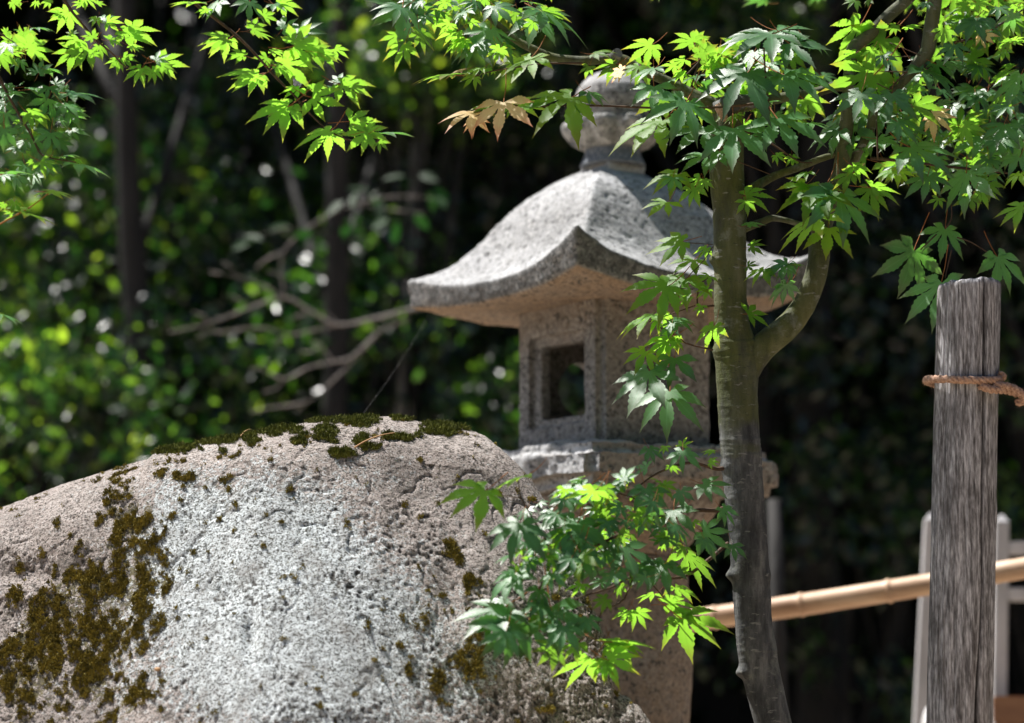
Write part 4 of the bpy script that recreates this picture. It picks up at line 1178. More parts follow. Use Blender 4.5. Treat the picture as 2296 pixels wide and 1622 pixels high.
entries(mt, [(1000, 360, 650, 580, 'UG'), (890, 700, 500, 1000, 'UG'), (760, 230, 530, 490, 'EU'), (720, 500, 545, 605, 'UU'), (1360, 660, 1600, 870, 'F'), (1060, 880, 1000, 1130, 'F'), (780, 870, 700, 1120, 'F'), (690, 1180, 640, 1480, 'F'), (1120, 1140, 1280, 1300, 'F'),
    (1240, 1380, 1540, 1560, 'F'), (930, 1300, 1120, 1370, 'F'), (1270, 1000, 1590, 1030, 'UU'), (1690, 1200, 1570, 1350, 'UG'), (1700, 1190, 1860, 1010, 'UU'), (1740, 1180, 1950, 1170, 'UU'), (2110, 1170, 2010, 1400, 'F'), (2270, 700, 2110, 980, 'F'), (2290, 1330, 2130, 1590, 'F'),
    (1960, 1450, 2110, 1530, 'F'), (1760, 1540, 1560, 1590, 'F'), (1840, 170, 1600, 380, 'F'), (1850, 200, 1730, 400, 'F'), (2060, 70, 2040, 210, 'F'), (1850, 30, 1990, 80, 'UU'), (2160, 390, 2000, 430, 'UU'), (2200, 390, 2300, 330, 'UU'),
    (2120, 460, 2080, 580, 'UG'), (1800, 570, 2060, 610, 'UU'), (1900, 330, 2030, 380, 'UR'), (1550, 270, 1530, 420, 'UU'), (1210, 250, 1360, 240, 'UU'), (1100, 240, 1030, 310, 'UG'), (1600, 140, 1680, 20, 'EU'), (1500, 980, 1690, 930, 'UF'),
    (1650, 420, 1560, 580, 'FF'), (720, 10, 630, 85, 'EU'), (850, 0, 830, 75, 'EG'), (980, 520, 1000, 650, 'F'), (880, 470, 800, 580, 'UU'), (1100, 750, 970, 760, 'UU'), (1900, 1300, 1620, 1440, 'F'), (560, 1230, 330, 1400, 'F'), (820, 1380, 680, 1360, 'F'),
    (1440, 1080, 1640, 1180, 'UR'), (1080, 1040, 1200, 1060, 'FU'), (1180, 900, 1020, 950, 'FF'), (1480, 600, 1700, 660, 'UF'), (1720, 60, 1860, 10, 'UU'), (2200, 130, 2080, 260, 'UF'), (2230, 60, 2290, 100, 'EU'), (1390, 30, 1330, 100, 'FF'), (1330, 110, 1310, 150, 'UG'),
    (1260, 1230, 1400, 1230, 'FF'), (2150, 1000, 1960, 1040, 'F'), (2240, 1130, 2290, 1260, 'F'), (2060, 1300, 2100, 1500, 'FF'), (2180, 620, 2060, 600, 'UU')], 1900, 0, 3.827, 6.85, 0.1)
entries(mt, [(1760, 170, 1700, 500, 'F'), (570, 370, 560, 770, 'F'), (860, 310, 950, 545, 'UU'), (870, 300, 1180, 370, 'UU'), (690, 170, 480, 280, 'UG'), (470, 680, 430, 980, 'FU'), (360, 580, 110, 900, 'EU'), (400, 320, 110, 610, 'EU'), (430, 340, 280, 490, 'EF'),
    (250, 280, 60, 430, 'EG'), (1060, 150, 940, 240, 'EU'), (1130, 140, 1070, 300, 'EU'), (1400, 200, 1340, 420, 'F'), (1500, 400, 1450, 500, 'UG'), (1920, 270, 2140, 260, 'UU'), (1900, 330, 2000, 460, 'UU'), (1800, 400, 1700, 540, 'UG'), (2260, 170, 2140, 310, 'EU'),
    (2290, 480, 2060, 590, 'UU'), (1560, 690, 1510, 940, 'D'), (1270, 890, 1120, 1280, 'DF'), (1530, 1190, 1430, 1590, 'DF'), (2050, 950, 2210, 1260, 'DF'), (1970, 40, 1970, 200, 'F'), (2250, 20, 2130, 160, 'F'), (590, 670, 645, 740, 'EU'),
    (90, 1010, 0, 1150, 'DF'), (170, 1010, 100, 1060, 'EF'), (80, 1200, 20, 1370, 'UF'), (700, 100, 880, 190, 'UU'), (1240, 60, 1360, 130, 'EF'), (270, 160, 140, 240, 'EU')], 1900, 380, 3.827, 6.82, 0.06)
entries(mt, [(665, 350, 470, 400, 'DU'), (810, 390, 750, 440, 'UU'), (730, 460, 590, 560, 'EU'), (570, 620, 360, 730, 'FU'), (680, 580, 500, 760, 'EU'), (700, 690, 600, 720, 'UU'), (820, 640, 740, 680, 'UU'), (780, 740, 740, 800, 'UG'), (610, 830, 760, 840, 'F'),
    (600, 850, 575, 930, 'F'), (480, 800, 240, 930, 'EG'), (600, 930, 400, 1020, 'UG'), (570, 960, 480, 1070, 'UG'), (620, 950, 640, 1020, 'UG'), (855, 865, 780, 990, 'UG'), (615, 1060, 575, 1240, 'F'), (460, 1140, 350, 1360, 'F'), (585, 1265, 545, 1500, 'F'),
    (1080, 380, 1180, 350, 'UU'), (1060, 500, 1140, 490, 'UU'), (1060, 790, 1210, 800, 'UU'), (1160, 520, 1060, 610, 'EU'), (570, 110, 440, 225, 'EU'), (740, 20, 680, 130, 'UU'), (1050, 70, 1240, 50, 'UU'), (1050, 100, 1070, 200, 'UU'),
    (1280, 500, 1150, 590, 'EF'), (1340, 490, 1410, 470, 'EU'), (1300, 620, 1180, 720, 'UF'), (1060, 250, 1140, 200, 'FF'), (540, 800, 490, 920, 'UG'), (440, 1020, 370, 1150, 'EU'), (650, 640, 520, 680, 'EU'), (830, 560, 740, 610, 'EU'), (800, 850, 740, 900, 'UG')][:-1], 1400, 450, 2.495, 6.82, 0.05)
entries(mt, [(1210, 115, 1250, 190, 'F'), (1415, 130, 1410, 240, 'F'), (1600, 130, 1520, 120, 'UG'), (1580, 200, 1640, 180, 'UU'), (1340, 220, 1390, 260, 'UU'), (1055, 320, 960, 370, 'F'), (1060, 310, 1040, 210, 'F'), (790, 295, 710, 300, 'FU'), (820, 345, 640, 430, 'F'),
    (880, 370, 750, 470, 'UU'), (1190, 360, 1220, 490, 'F'), (1405, 370, 1410, 460, 'F'), (1540, 330, 1660, 380, 'F'), (1360, 490, 1340, 660, 'F'), (1040, 470, 960, 500, 'F'), (650, 515, 590, 590, 'F'), (770, 570, 660, 790, 'F'), (420, 570, 360, 760, 'F'),
    (520, 630, 480, 700, 'FU'), (1050, 720, 1150, 900, 'F'), (1180, 570, 1070, 610, 'EF'), (1000, 600, 960, 560, 'F'), (790, 750, 855, 870, 'F'), (770, 770, 660, 940, 'FU'), (390, 880, 320, 1030, 'F'), (620, 880, 610, 970, 'FF'), (310, 1090, 60, 1270, 'EF'),
    (610, 1080, 655, 1320, 'F'), (480, 1180, 455, 1380, 'FF'), (390, 1180, 220, 1310, 'F'), (250, 1190, 215, 1280, 'F'), (640, 1330, 530, 1410, 'UU'), (840, 1150, 850, 1240, 'F'), (1440, 760, 1550, 940, 'UU'), (1240, 1000, 1130, 1040, 'UU'), (1370, 960, 1490, 1030, 'UG'),
    (1330, 1060, 1540, 1055, 'UU'), (1130, 1110, 1190, 1190, 'UU'), (1080, 1100, 1020, 1190, 'UU'), (1410, 1150, 1640, 1285, 'UU'), (990, 1290, 1240, 1280, 'UU'), (1000, 1300, 1120, 1400, 'UU'), (960, 1400, 1130, 1445, 'UG'), (930, 1420, 940, 1520, 'UG'), (860, 1400, 690, 1550, 'UU'),
    (210, 370, 10, 520, 'EU'), (440, 285, 220, 370, 'EU'), (1660, 480, 1740, 560, 'DF'), (1540, 620, 1680, 700, 'DF'), (1715, 700, 1740, 800, 'DF'), (800, 940, 730, 1010, 'UU'), (950, 1030, 860, 1080, 'UU'), (1480, 560, 1530, 580, 'UU'), (1200, 230, 1120, 220, 'FF'), (1310, 100, 1290, 150, 'UG'),
    (1410, 100, 1440, 40, 'UG'), (540, 700, 470, 780, 'FF'), (1290, 700, 1320, 730, 'UG'), (900, 860, 780, 910, 'FF'), (1160, 470, 1180, 540, 'UU'), (700, 360, 660, 450, 'UU'), (940, 400, 900, 470, 'UG'), (1300, 820, 1200, 960, 'FF'), (1160, 820, 1240, 900, 'FF'),
    (1400, 640, 1420, 680, 'UU'), (690, 1200, 680, 1340, 'FF'), (750, 1190, 730, 1270, 'FF'), (780, 1300, 680, 1380, 'UU'), (340, 1230, 290, 1390, 'FF'), (560, 1140, 470, 1180, 'FU'), (430, 730, 380, 780, 'UU'), (1000, 880, 1080, 900, 'FF')], 1100, 1050, 2.496, 6.76, 0.07)
print('hand placed', len(mt.leaves))
def fill(tree, n, cu, cv, ru, rv, Y, sp_, types, ang0=90, angs=60, lmin=34, lmax=58):
    for _ in range(n):
        while True:
            a, b = random.uniform(-1, 1), random.uniform(-1, 1)
            if a * a + b * b < 1: break
        ang = R(random.gauss(ang0, angs)); ln = random.uniform(lmin, lmax)
        code = random.choice(types)
        hub = P(cu + a * ru, cv + b * rv, Y + random.uniform(-sp_, sp_))
        tree.add(leaf_mat(hub, (ln * math.cos(ang), ln * math.sin(ang)), code[0], 0.2, L=ln * Y / F * 1.15), code[1])
fill(mt, 12, 1350, 1200, 190, 120, 6.46, 0.05, ['FF', 'FF', 'EF'], 110, 50, 36, 56)
fill(mt, 14, 1290, 1190, 150, 90, 6.5, 0.06, ['UU', 'FF', 'UG', 'FF'], 110, 60, 26, 44)
fill(mt, 16, 1440, 1130, 130, 90, 6.9, 0.06, ['UU', 'FF', 'UG', 'FF'], 90, 60, 26, 44)
# beyond the first ~300, the leaves that show least
extra_start = len(mt.leaves)
fill(mt, 40, 1690, 190, 170, 90, 7.02, 0.1, ['UU', 'UU', 'UG', 'FF'], 100, 70)
fill(mt, 84, 2080, 270, 210, 150, 7.05, 0.15, ['FF', 'FF', 'UU', 'FF'], 90, 60, 42, 66)
fill(mt, 30, 2190, 60, 130, 90, 7.05, 0.15, ['FF', 'UU', 'UU'], 90, 60)
fill(mt, 16, 1215, 1300, 120, 100, 6.4, 0.04, ['FF', 'FF', 'EF', 'UU'], 125, 40, 36, 54)
fill(mt, 12, 1380, 1180, 150, 90, 6.48, 0.04, ['FF', 'EF', 'UU'], 110, 50, 36, 54)
fill(mt, 20, 1030, 15, 140, 50, 6.95, 0.1, ['UG', 'FF', 'UU'], 100, 60)
fill(mt, 40, 1400, 1190, 190, 130, 6.58, 0.05, ['UU', 'FF', 'UU'], 110, 70, 26, 44)
# crown above the frame, added to shade trunk and post but not the lantern
for _ in range(230):
    x = random.uniform(0.3, 1.75); y = random.gauss(7.25, 0.25); z = random.uniform(3.12, 3.95) + max(0, y - 7.6) * 0.3
    if x < 0.6 and y > 7.55: continue
    hub = Vector((x, y, z)); a = random.uniform(0, 6.28)
    n = Vector((random.gauss(0, .25), random.gauss(0, .25), 1)).normalized()
    d = Vector((math.cos(a), math.sin(a), -0.25)); d = (d - n * d.dot(n)).normalized()
    M = Matrix.Translation(hub) @ Matrix((d.cross(n), d, n)).transposed().to_4x4() @ Matrix.Scale(random.uniform(0.05, 0.075), 4)
    mt.add(M, random.choice('FFUU'))
# keep the finial readable: a gap in the foliage in front of it
def _pp(p): 
    a, b = proj(np.array([[p.x, p.y, p.z]])); return float(a[0]), float(b[0])
kept, ext = [], 0
for k_, L_ in enumerate(mt.leaves):
    m_ = (L_[0] @ Vector((0, 0.45, 0)))
    a_, b_ = _pp(m_)
    if 1260 < a_ < 1400 and 168 < b_ < 345 and random.random() < 0.85:
        if k_ < extra_start: ext += 1
        continue
    kept.append(L_)
mt.leaves = kept; extra_start -= ext
# order: largest in the picture stay parts
head = mt.leaves[:extra_start]; mt.leaves = head + mt.leaves[extra_start:]
mt.finish(298)
for pts in ([(2130, -150, 11), (2180, -320, 9), (2150, -600, 6)], [(2120, -200, 12), (2000, -380, 9), (1800, -560, 6)], [(2106, -90, 9), (2300, -220, 7), (2500, -300, 4)], [(2033, -5, 9), (1900, -160, 7), (1700, -260, 4)]):
    B(pts, sides=8)

# ------------------------------------------------------------------ overhanging maple on the left: its trunk stands outside the frame
m2b = Vector((-2.4, 5.7, 0))
maple2 = empty('maple_tree', m2b)
tag(maple2, 'maple whose bright sunlit sprays hang in from the upper left corner', 'maple tree')
def absbranch(name, pts, mat, parent, sides=10, n=8, **k):
    q = np.array([(p[0] - parent.location.x, p[1] - parent.location.y, p[2] - parent.location.z, p[3]) for p in pts])
    path = catmull(q, n)
    vs, f = tube_arrays(path[:, :3], path[:, 3], sides=sides, **k)
    o = meshobj(name, vs, f, mat, parent)
    if mat is BARK:
        attr(o.data, 'green', np.full(len(vs), 0.5))
    return o
absbranch('trunk', [(-2.4, 5.7, 0, .09), (-2.3, 5.7, 0.8, .075), (-2.3, 5.75, 1.6, .066), (-2.15, 5.9, 2.4, .055), (-2.1, 6.1, 3.1, .045), (-2.15, 5.8, 3.7, .03), (-2.1, 5.4, 4.2, .02)], BARK, maple2, noise=0.003)
tops = {}
def cl(x, y): return (x / 2.0, y / 2.0)
def c7(x, y): return (x / 2.028 / 1.08885, y / 2.028 / 1.08885)
def sprayline(f, pts, r0, r1, Y, name='twig', mat=TWIG):
    n = len(pts)
    branch(name, [(*f(x, y), r0 + (r1 - r0) * i / (n - 1)) for i, (x, y) in enumerate(pts)], mat, maple2, Y0=Y, sides=6, noise=0, n=6)
sprayline(cl, [(760, -160), (860, 0), (960, 80), (1060, 160), (1150, 250), (1240, 350), (1320, 430), (1390, 510), (1480, 590), (1570, 630), (1640, 645), (1700, 635)], 4.2, 1.2, 6.53)
sprayline(c7, [(240, -140), (330, 20), (400, 110), (480, 200), (560, 270), (620, 330), (680, 340)], 4, 1.2, 6.53)
sprayline(c7, [(-60, 260), (0, 390), (50, 490), (120, 610), (160, 680), (200, 760), (260, 785), (380, 805)], 4, 1.2, 6.53)
sprayline(c7, [(-120, 1180), (0, 1110), (90, 1060), (160, 1020), (240, 958)], 2.4, 1.2, 6.53, mat=PETI)
sprayline(c7, [(-60, 120), (20, 180), (120, 240)], 2, 1, 6.53)
for a, b, c_ in ((P(380, -80, 6.53), (-1.2, 6.42, 3.35), 0.006), (P(109, -63, 6.53), (-1.4, 6.42, 3.25), 0.006), (P(-27, 118, 6.53), (-1.6, 6.42, 3.1), 0.006), (P(-54, 534, 6.53), (-1.6, 6.42, 2.6), 0.004), (P(-27, 54, 6.53), (-1.5, 6.42, 3.1), 0.004)):
    e = Vector((-2.1, 6.1, b[2] - 0.15))
    absbranch('branch', [(e.x, e.y, e.z, c_ * 2.6), (b[0] - 0.15, b[1], b[2], c_ * 1.8), (*b, c_ * 1.4), (*a, c_ * 0.7)], BARK, maple2, sides=8)
mt2 = Tree(maple2)
entries(mt2, [(1020, 180, 905, 225, 'U'), (1010, 175, 870, 170, 'U'), (1130, 130, 1210, 95, 'U'), (1150, 150, 1240, 160, 'U'), (1340, 150, 1440, 75, 'D'), (1320, 205, 1500, 160, 'U'), (1430, 235, 1560, 250, 'U'), (1380, 230, 1530, 205, 'U'), (1270, 290, 1450, 270, 'U'),
    (1160, 345, 1000, 395, 'U'), (1150, 335, 1000, 340, 'U'), (1200, 260, 1140, 300, 'U'), (1530, 380, 1690, 410, 'U'), (1520, 370, 1525, 310, 'D'), (1480, 395, 1560, 400, 'EF'), (1290, 475, 1120, 485, 'U'), (1290, 480, 1130, 555, 'U'), (1400, 440, 1550, 465, 'U'),
    (1480, 590, 1335, 665, 'U'), (1570, 545, 1750, 540, 'U'), (1700, 600, 1870, 560, 'EF'), (1650, 600, 1540, 640, 'U'), (1700, 635, 1745, 672, 'U'), (1640, 590, 1770, 570, 'U'), (930, 40, 870, 70, 'U'), (880, 15, 750, 30, 'E'), (1180, 75, 1260, 60, 'U'), (1260, 20, 1370, 10, 'U'),
    (1120, 10, 1130, 100, 'FF'), (980, 10, 930, 90, 'FF'), (1230, 20, 1290, 60, 'FF'), (1270, 130, 1330, 60, 'D'), (1090, 250, 1000, 230, 'U'), (1340, 400, 1260, 420, 'U'), (1400, 400, 1480, 370, 'U'), (1220, 230, 1300, 240, 'U'), (1240, 300, 1330, 330, 'U'), (1500, 220, 1570, 250, 'U')], 0, 0, 1.8368, 6.53, 0.06)
entries(mt2, [(340, 60, 250, 140, 'U'), (480, 20, 530, 10, 'U'), (410, 20, 350, 0, 'U'), (530, 110, 630, 100, 'U'), (510, 100, 560, 50, 'D'), (390, 195, 280, 210, 'U'), (370, 250, 245, 320, 'U'), (440, 245, 335, 325, 'U'), (490, 230, 510, 295, 'U'), (610, 155, 745, 190, 'U'), (650, 150, 830, 155, 'U'),
    (590, 300, 520, 320, 'U'), (590, 300, 570, 362, 'U'), (610, 285, 700, 298, 'U'), (700, 340, 630, 412, 'U'), (750, 345, 785, 412, 'U'), (790, 310, 960, 322, 'U'), (790, 320, 900, 345, 'U'), (770, 300, 840, 255, 'D'), (650, 230, 725, 240, 'U'), (540, 200, 620, 200, 'U'), (100, 10, 40, 0, 'U'), (250, 0, 190, 20, 'U'),
    (360, 170, 340, 130, 'FU'), (460, 190, 420, 140, 'U'), (480, 90, 460, 130, 'FU'), (60, 10, 110, 30, 'U'), (180, 10, 160, 40, 'U'), (420, -10, 480, 40, 'U'), (300, 70, 230, 70, 'U'),
    (90, 150, 60, 140, 'EF'), (40, 220, 5, 290, 'FF'), (140, 240, 290, 205, 'U'), (30, 165, 50, 130, 'U'), (180, 140, 270, 140, 'EF'), (325, 445, 310, 415, 'DU'), (350, 465, 520, 505, 'EF'), (340, 460, 430, 450, 'EF'), (240, 490, 205, 620, 'DF'), (190, 360, 200, 275, 'DF'), (230, 345, 315, 330, 'EF'),
    (320, 520, 400, 578, 'FF'), (300, 655, 395, 660, 'EF'), (90, 605, 60, 600, 'U'), (160, 680, 190, 800, 'DF'), (130, 705, 70, 748, 'EF'), (290, 700, 350, 755, 'DF'), (200, 800, 295, 850, 'U'), (270, 795, 350, 800, 'U'), (380, 815, 545, 870, 'EF'), (380, 800, 420, 795, 'U'), (160, 800, 120, 805, 'U'),
    (20, 640, 30, 760, 'DF'), (250, 660, 240, 780, 'DF'), (60, 460, 140, 490, 'EF'), (150, 365, 130, 350, 'EF'), (110, 410, 95, 435, 'EF'), (200, 560, 190, 630, 'FU'), (140, 560, 240, 600, 'U'), (300, 600, 350, 605, 'EF'), (30, 560, 50, 660, 'DF'), (270, 420, 320, 380, 'DF'), (100, 300, 80, 360, 'DF'),
    (240, 950, 370, 930, 'EG'), (210, 955, 150, 960, 'EG'), (65, 1035, 165, 1000, 'EG'), (60, 1060, 0, 1035, 'UG'), (70, 1070, 20, 1085, 'EG'), (130, 1058, 300, 1130, 'EG'), (20, 1010, -10, 1040, 'UG'), (70, 1000, 75, 1070, 'EG'), (-10, 1555, 125, 1582, 'EF'), (20, 860, 170, 855, 'EF'), (10, 870, 95, 900, 'EF')], 0, 0, 2.028, 6.53, 0.06)
fill(mt2, 26, 80, 280, 90, 130, 6.6, 0.06, ['DF', 'FF', 'EF'], 60, 60, 30, 52)
fill(mt2, 10, 20, 80, 60, 60, 6.6, 0.06, ['UU', 'FF', 'UU'], 60, 60, 30, 52)
for _ in range(130):
    x = random.uniform(-2.6, -1.35); y = random.uniform(4.9, 6.0); z = random.uniform(3.4, 4.3)
    if x > -1.15: z += 0.25
    hub = Vector((x, y, z)); a = random.uniform(0, 6.28)
    n = Vector((random.gauss(0, .25), random.gauss(0, .25), 1)).normalized()
    d = Vector((math.cos(a), math.sin(a), -0.2)); d = (d - n * d.dot(n)).normalized()
    mt2.add(Matrix.Translation(hub) @ Matrix((d.cross(n), d, n)).transposed().to_4x4() @ Matrix.Scale(random.uniform(0.05, 0.07), 4), random.choice('FU'))
mt2.finish(len([1 for _ in mt2.leaves]) - 130)

# ------------------------------------------------------------------ forest behind
def leafcloud(pos, size, up=0.6, aspect=0.42, seed=0, flat=None):
    """many folded evergreen leaves; pos (n,3), size (n,)"""
    r = np.random.default_rng(seed)
    n = len(pos)
    nrm = r.normal(size=(n, 3)) * (1 - up) + np.array([0, 0, 1.0]) * up
    nrm /= np.linalg.norm(nrm, axis=1)[:, None]
    d = r.normal(size=(n, 3)); d[:, 2] -= 0.5
    d -= nrm * (d * nrm).sum(1)[:, None]; d /= np.linalg.norm(d, axis=1)[:, None] + 1e-9
    s = np.cross(d, nrm)
    L = size[:, None]; W = L * aspect * 0.5
    a = pos; b = pos + d * L * 0.45 + nrm * L * 0.05; c = pos + d * L - nrm * L * 0.08
    l1 = pos + d * L * 0.3 + s * W * 0.9 + nrm * L * 0.12; l2 = pos + d * L * 0.68 + s * W * 0.85 + nrm * L * 0.06
    r1 = pos + d * L * 0.3 - s * W * 0.9 + nrm * L * 0.12; r2 = pos + d * L * 0.68 - s * W * 0.85 + nrm * L * 0.06
    V = np.stack([a, l1, l2, c, r2, r1, b], 1).reshape(-1, 3)
    i = np.arange(n) * 7
    F_ = np.concatenate([np.stack([i + a_, i + b_, i + c_], 1) for a_, b_, c_ in ((0, 1, 6), (1, 2, 6), (2, 3, 6), (3, 4, 6), (4, 5, 6), (5, 0, 6))])
    return V, F_
def cloudmesh(name, V, F_):
    me = fastmesh(name, V, F_)
    r = np.random.default_rng(len(V))
    a = np.repeat(r.uniform(0, 1, len(V) // 7), 7)
    attr(me, 'rnd', a[:len(me.vertices)])
    return me
def clumps(center, radii, nclump, per, spread, seed):
    r = np.random.default_rng(seed)
    c = r.normal(size=(nclump, 3)); c /= np.linalg.norm(c, axis=1)[:, None]
    c *= r.uniform(0.25, 1, (nclump, 1)) ** 0.6
    c = c * np.array(radii) + np.array(center)
    p = np.repeat(c, per, 0) + r.normal(size=(nclump * per, 3)) * np.array(spread)
    return c, p
def evergreen(name, label, cat, group, x, y, tr, th, lean, crown, radii, nclump, per, size, mat, seed, bark=BGBARK, up=0.6, spread=(0.16, 0.16, 0.1), boughs=7):
    r = random.Random(seed)
    z0 = max(0, hill_z(y)) - 0.05 if y > 12.5 else 0
    root = empty(name, (x, y, z0)); tag(root, label, cat, group)
    pts = [(0, 0, 0, tr * 1.3), (lean * 0.2 + r.uniform(-.04, .04), 0, th * 0.25, tr), (lean * 0.5 + r.uniform(-.06, .06), 0.02, th * 0.5, tr * 0.85), (lean * 0.8, 0, th * 0.75, tr * 0.7), (lean, 0, th, tr * 0.45)]
    path = catmull(pts, 6)
    tube('trunk', path[:, :3], path[:, 3], bark, root, sides=12, noise=tr * 0.08, nscale=8)
    c, p = clumps(np.array(crown) - np.array((x, y, z0)), radii, nclump, per, spread, seed)
    for k in range(boughs):
        t = r.uniform(0.35, 0.95); i = int(t * (len(path) - 1)); a = path[i, :3]; b = c[r.randrange(len(c))]
        m = (a + b) / 2 + np.array((r.uniform(-.1, .1), r.uniform(-.1, .1), -0.08))
        q = catmull([(*a, tr * 0.35), (*m, tr * 0.22), (*b, tr * 0.08)], 5)
        tube('bough', q[:, :3], q[:, 3], bark, root, sides=6)
    sz = np.random.default_rng(seed + 1).uniform(size * 0.7, size * 1.25, len(p))
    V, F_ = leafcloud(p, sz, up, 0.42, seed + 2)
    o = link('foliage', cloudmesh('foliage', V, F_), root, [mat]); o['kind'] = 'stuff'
    return root
G1 = 'evergreen trees and shrubs in the dark grove behind the lantern'
bgY = lambda u, v, y: tuple(P(u, v, y))
def bgx(u, y): return P(u, 800, y).x
# tall canopy trees: trunks behind, crowns mostly over the frame, shading the grove
evergreen('grove_tree', 'forest tree with pale blurred trunk left of the picture middle, near the hanging sprays', 'tree', G1, bgx(335, 12.4), 12.4, .075, 5.2, -0.15, (bgx(350, 14) - .5, 15.2, 6.9), (2.3, 2.4, 1.2), 70, 60, 0.15, BG_LEAF, 1, PALEBARK if False else BGBARK)
evergreen('grove_tree', 'forest tree with forked dark trunk between the left sprays and the lantern', 'tree', G1, bgx(672, 12.2), 12.2, .065, 5.4, 0.2, (bgx(700, 13) + .2, 15.0, 7.0), (2.3, 2.3, 1.2), 70, 60, 0.15, BG_LEAF, 2)
evergreen('grove_tree', 'forest tree hidden in deep shade behind the lantern roof', 'tree', G1, bgx(1230, 14.5), 14.5, .12, 5.6, 0.1, (bgx(1230, 14.5), 15.6, 7.0), (2.3, 2.4, 1.3), 170, 60, 0.15, BG_LEAF, 3)
evergreen('grove_tree', 'forest tree in near blackness just right of the maple trunk', 'tree', G1, bgx(1840, 13.6), 13.6, .12, 5.6, 0.0, (bgx(1850, 13.6), 14.6, 6.5), (2.4, 3.0, 1.2), 300, 60, 0.15, BG_LEAF, 4)
evergreen('grove_tree', 'forest tree in shade behind the thick post at right', 'tree', G1, bgx(2330, 14.0), 14.0, .11, 5.6, 0.1, (bgx(2380, 14), 14.6, 6.5), (2.4, 3.0, 1.2), 300, 60, 0.15, BG_LEAF, 5)
evergreen('grove_tree', 'forest tree at the far left edge with sunlit leaves', 'tree', G1, bgx(-120, 14.6), 14.6, .1, 5.2, 0.1, (bgx(-200, 14.6), 15.6, 6.8), (2.3, 2.4, 1.2), 60, 60, 0.15, BG_LEAF, 6)
evergreen('grove_tree', 'forest tree with thin tan stem showing low between boulder and lantern', 'tree', G1, bgx(1000, 12.6), 12.6, .028, 2.6, -0.25, tuple(P(1010, 150, 13.2)), (0.5, 0.6, 0.3), 24, 40, 0.1, BG_LEAF2, 7, bark=PALEBARK)
# shrubs: lit leaves
shr = [(330, 700, 13.2, 1.0, 0.75, 110, BG_LEAF, 'glossy shrub behind the tips of the bare branches'), (880, 620, 13.4, 0.7, 0.6, 80, BG_LEAF, 'glossy shrub between the bare branches and the lantern roof'), (60, 420, 13.4, 0.6, 0.5, 70, BG_LEAF, 'glossy shrub at the left edge under the darkest hanging leaves'),
       (120, 1000, 12.2, 0.9, 0.55, 90, BG_LEAF2, 'broad leaved shrub behind the left end of the boulder'), (420, 900, 12.8, 0.75, 0.6, 100, BG_LEAF, 'glossy shrub behind the boulder between the two left trunks'),
       (180, 560, 13.0, 0.9, 0.7, 110, BG_LEAF2, 'yellow green shrub under the left sprays'), (760, 760, 12.9, 0.6, 0.7, 90, BG_LEAF, 'glossy shrub behind the bare branch'),
       (600, 300, 13.8, 0.9, 0.7, 110, BG_LEAF, 'glossy shrub high behind the middle hanging spray'), (1150, 350, 13.6, 0.7, 0.8, 90, BG_LEAF, 'glossy dark shrub left of the lantern finial'),
       (930, 120, 12.6, 0.45, 0.3, 60, BG_LEAF2, 'bright leafy shrub top left of the finial'), (1720, 60, 13.0, 0.4, 0.28, 50, BG_LEAF2, 'lit leafy bough above the maple stub'),
       (1180, 940, 12.6, 0.45, 0.4, 60, BG_LEAF, 'dark shrub seen low left of the fire box'), (2000, 780, 13.2, 0.9, 0.8, 90, BG_LEAF, 'shaded shrub left of the thick post'),
       (1850, 1300, 13.0, 0.9, 0.8, 90, BG_LEAF, 'shaded shrub under the bamboo pole'), (2290, 1050, 12.8, 0.5, 0.6, 60, BG_LEAF2, 'green shrub right of the thick post'), (2290, 500, 13.8, 0.8, 0.8, 80, BG_LEAF, 'shaded shrub at the right edge above the post')]
for i, (u, v, y, rx, rz, nc, m, lab) in enumerate(shr):
    c = P(u, v, y)
    evergreen('evergreen_shrub', lab, 'shrub', G1, c.x + random.uniform(-.1, .1), y + 0.2, .03, max(0.6, c.z - max(0, hill_z(y)) - 0.0), 0.1, tuple(c), (rx, 0.6, rz), int(nc * (0.68 if m is BG_LEAF else 0.4) * (0.5 if u > 1600 and v > 200 else 1)), 44, 0.076, m, 40 + i, up=0.22, spread=(0.09, 0.09, 0.07), boughs=10)
# dense far mass
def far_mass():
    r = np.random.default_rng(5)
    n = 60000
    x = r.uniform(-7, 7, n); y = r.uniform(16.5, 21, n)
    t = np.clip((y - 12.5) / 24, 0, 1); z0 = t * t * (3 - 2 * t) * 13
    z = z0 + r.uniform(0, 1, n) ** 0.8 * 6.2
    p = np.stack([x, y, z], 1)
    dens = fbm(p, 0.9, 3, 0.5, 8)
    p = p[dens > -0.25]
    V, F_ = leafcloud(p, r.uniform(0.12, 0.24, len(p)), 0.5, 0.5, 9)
    o = link('far_grove', cloudmesh('far_grove', V, F_), None, [SHADE_LEAF]); tag(o, 'solid dark mass of far evergreen leaves closing the view', 'foliage', kind='stuff')
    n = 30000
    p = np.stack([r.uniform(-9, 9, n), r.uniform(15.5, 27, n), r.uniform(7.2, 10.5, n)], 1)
    p = p[(fbm(p, 0.7, 3, 0.5, 18) > np.where(p[:, 0] > 0.2, -0.6, -0.16))]  # unseen canopy added to block sun, more open on the left
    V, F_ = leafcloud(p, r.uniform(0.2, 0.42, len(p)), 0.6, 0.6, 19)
    o = link('shading_canopy', cloudmesh('shading_canopy', V, F_), None, [BG_LEAF]); tag(o, 'unseen leafy canopy added high above the grove to shade it from the sun', 'foliage', kind='stuff')
far_mass()
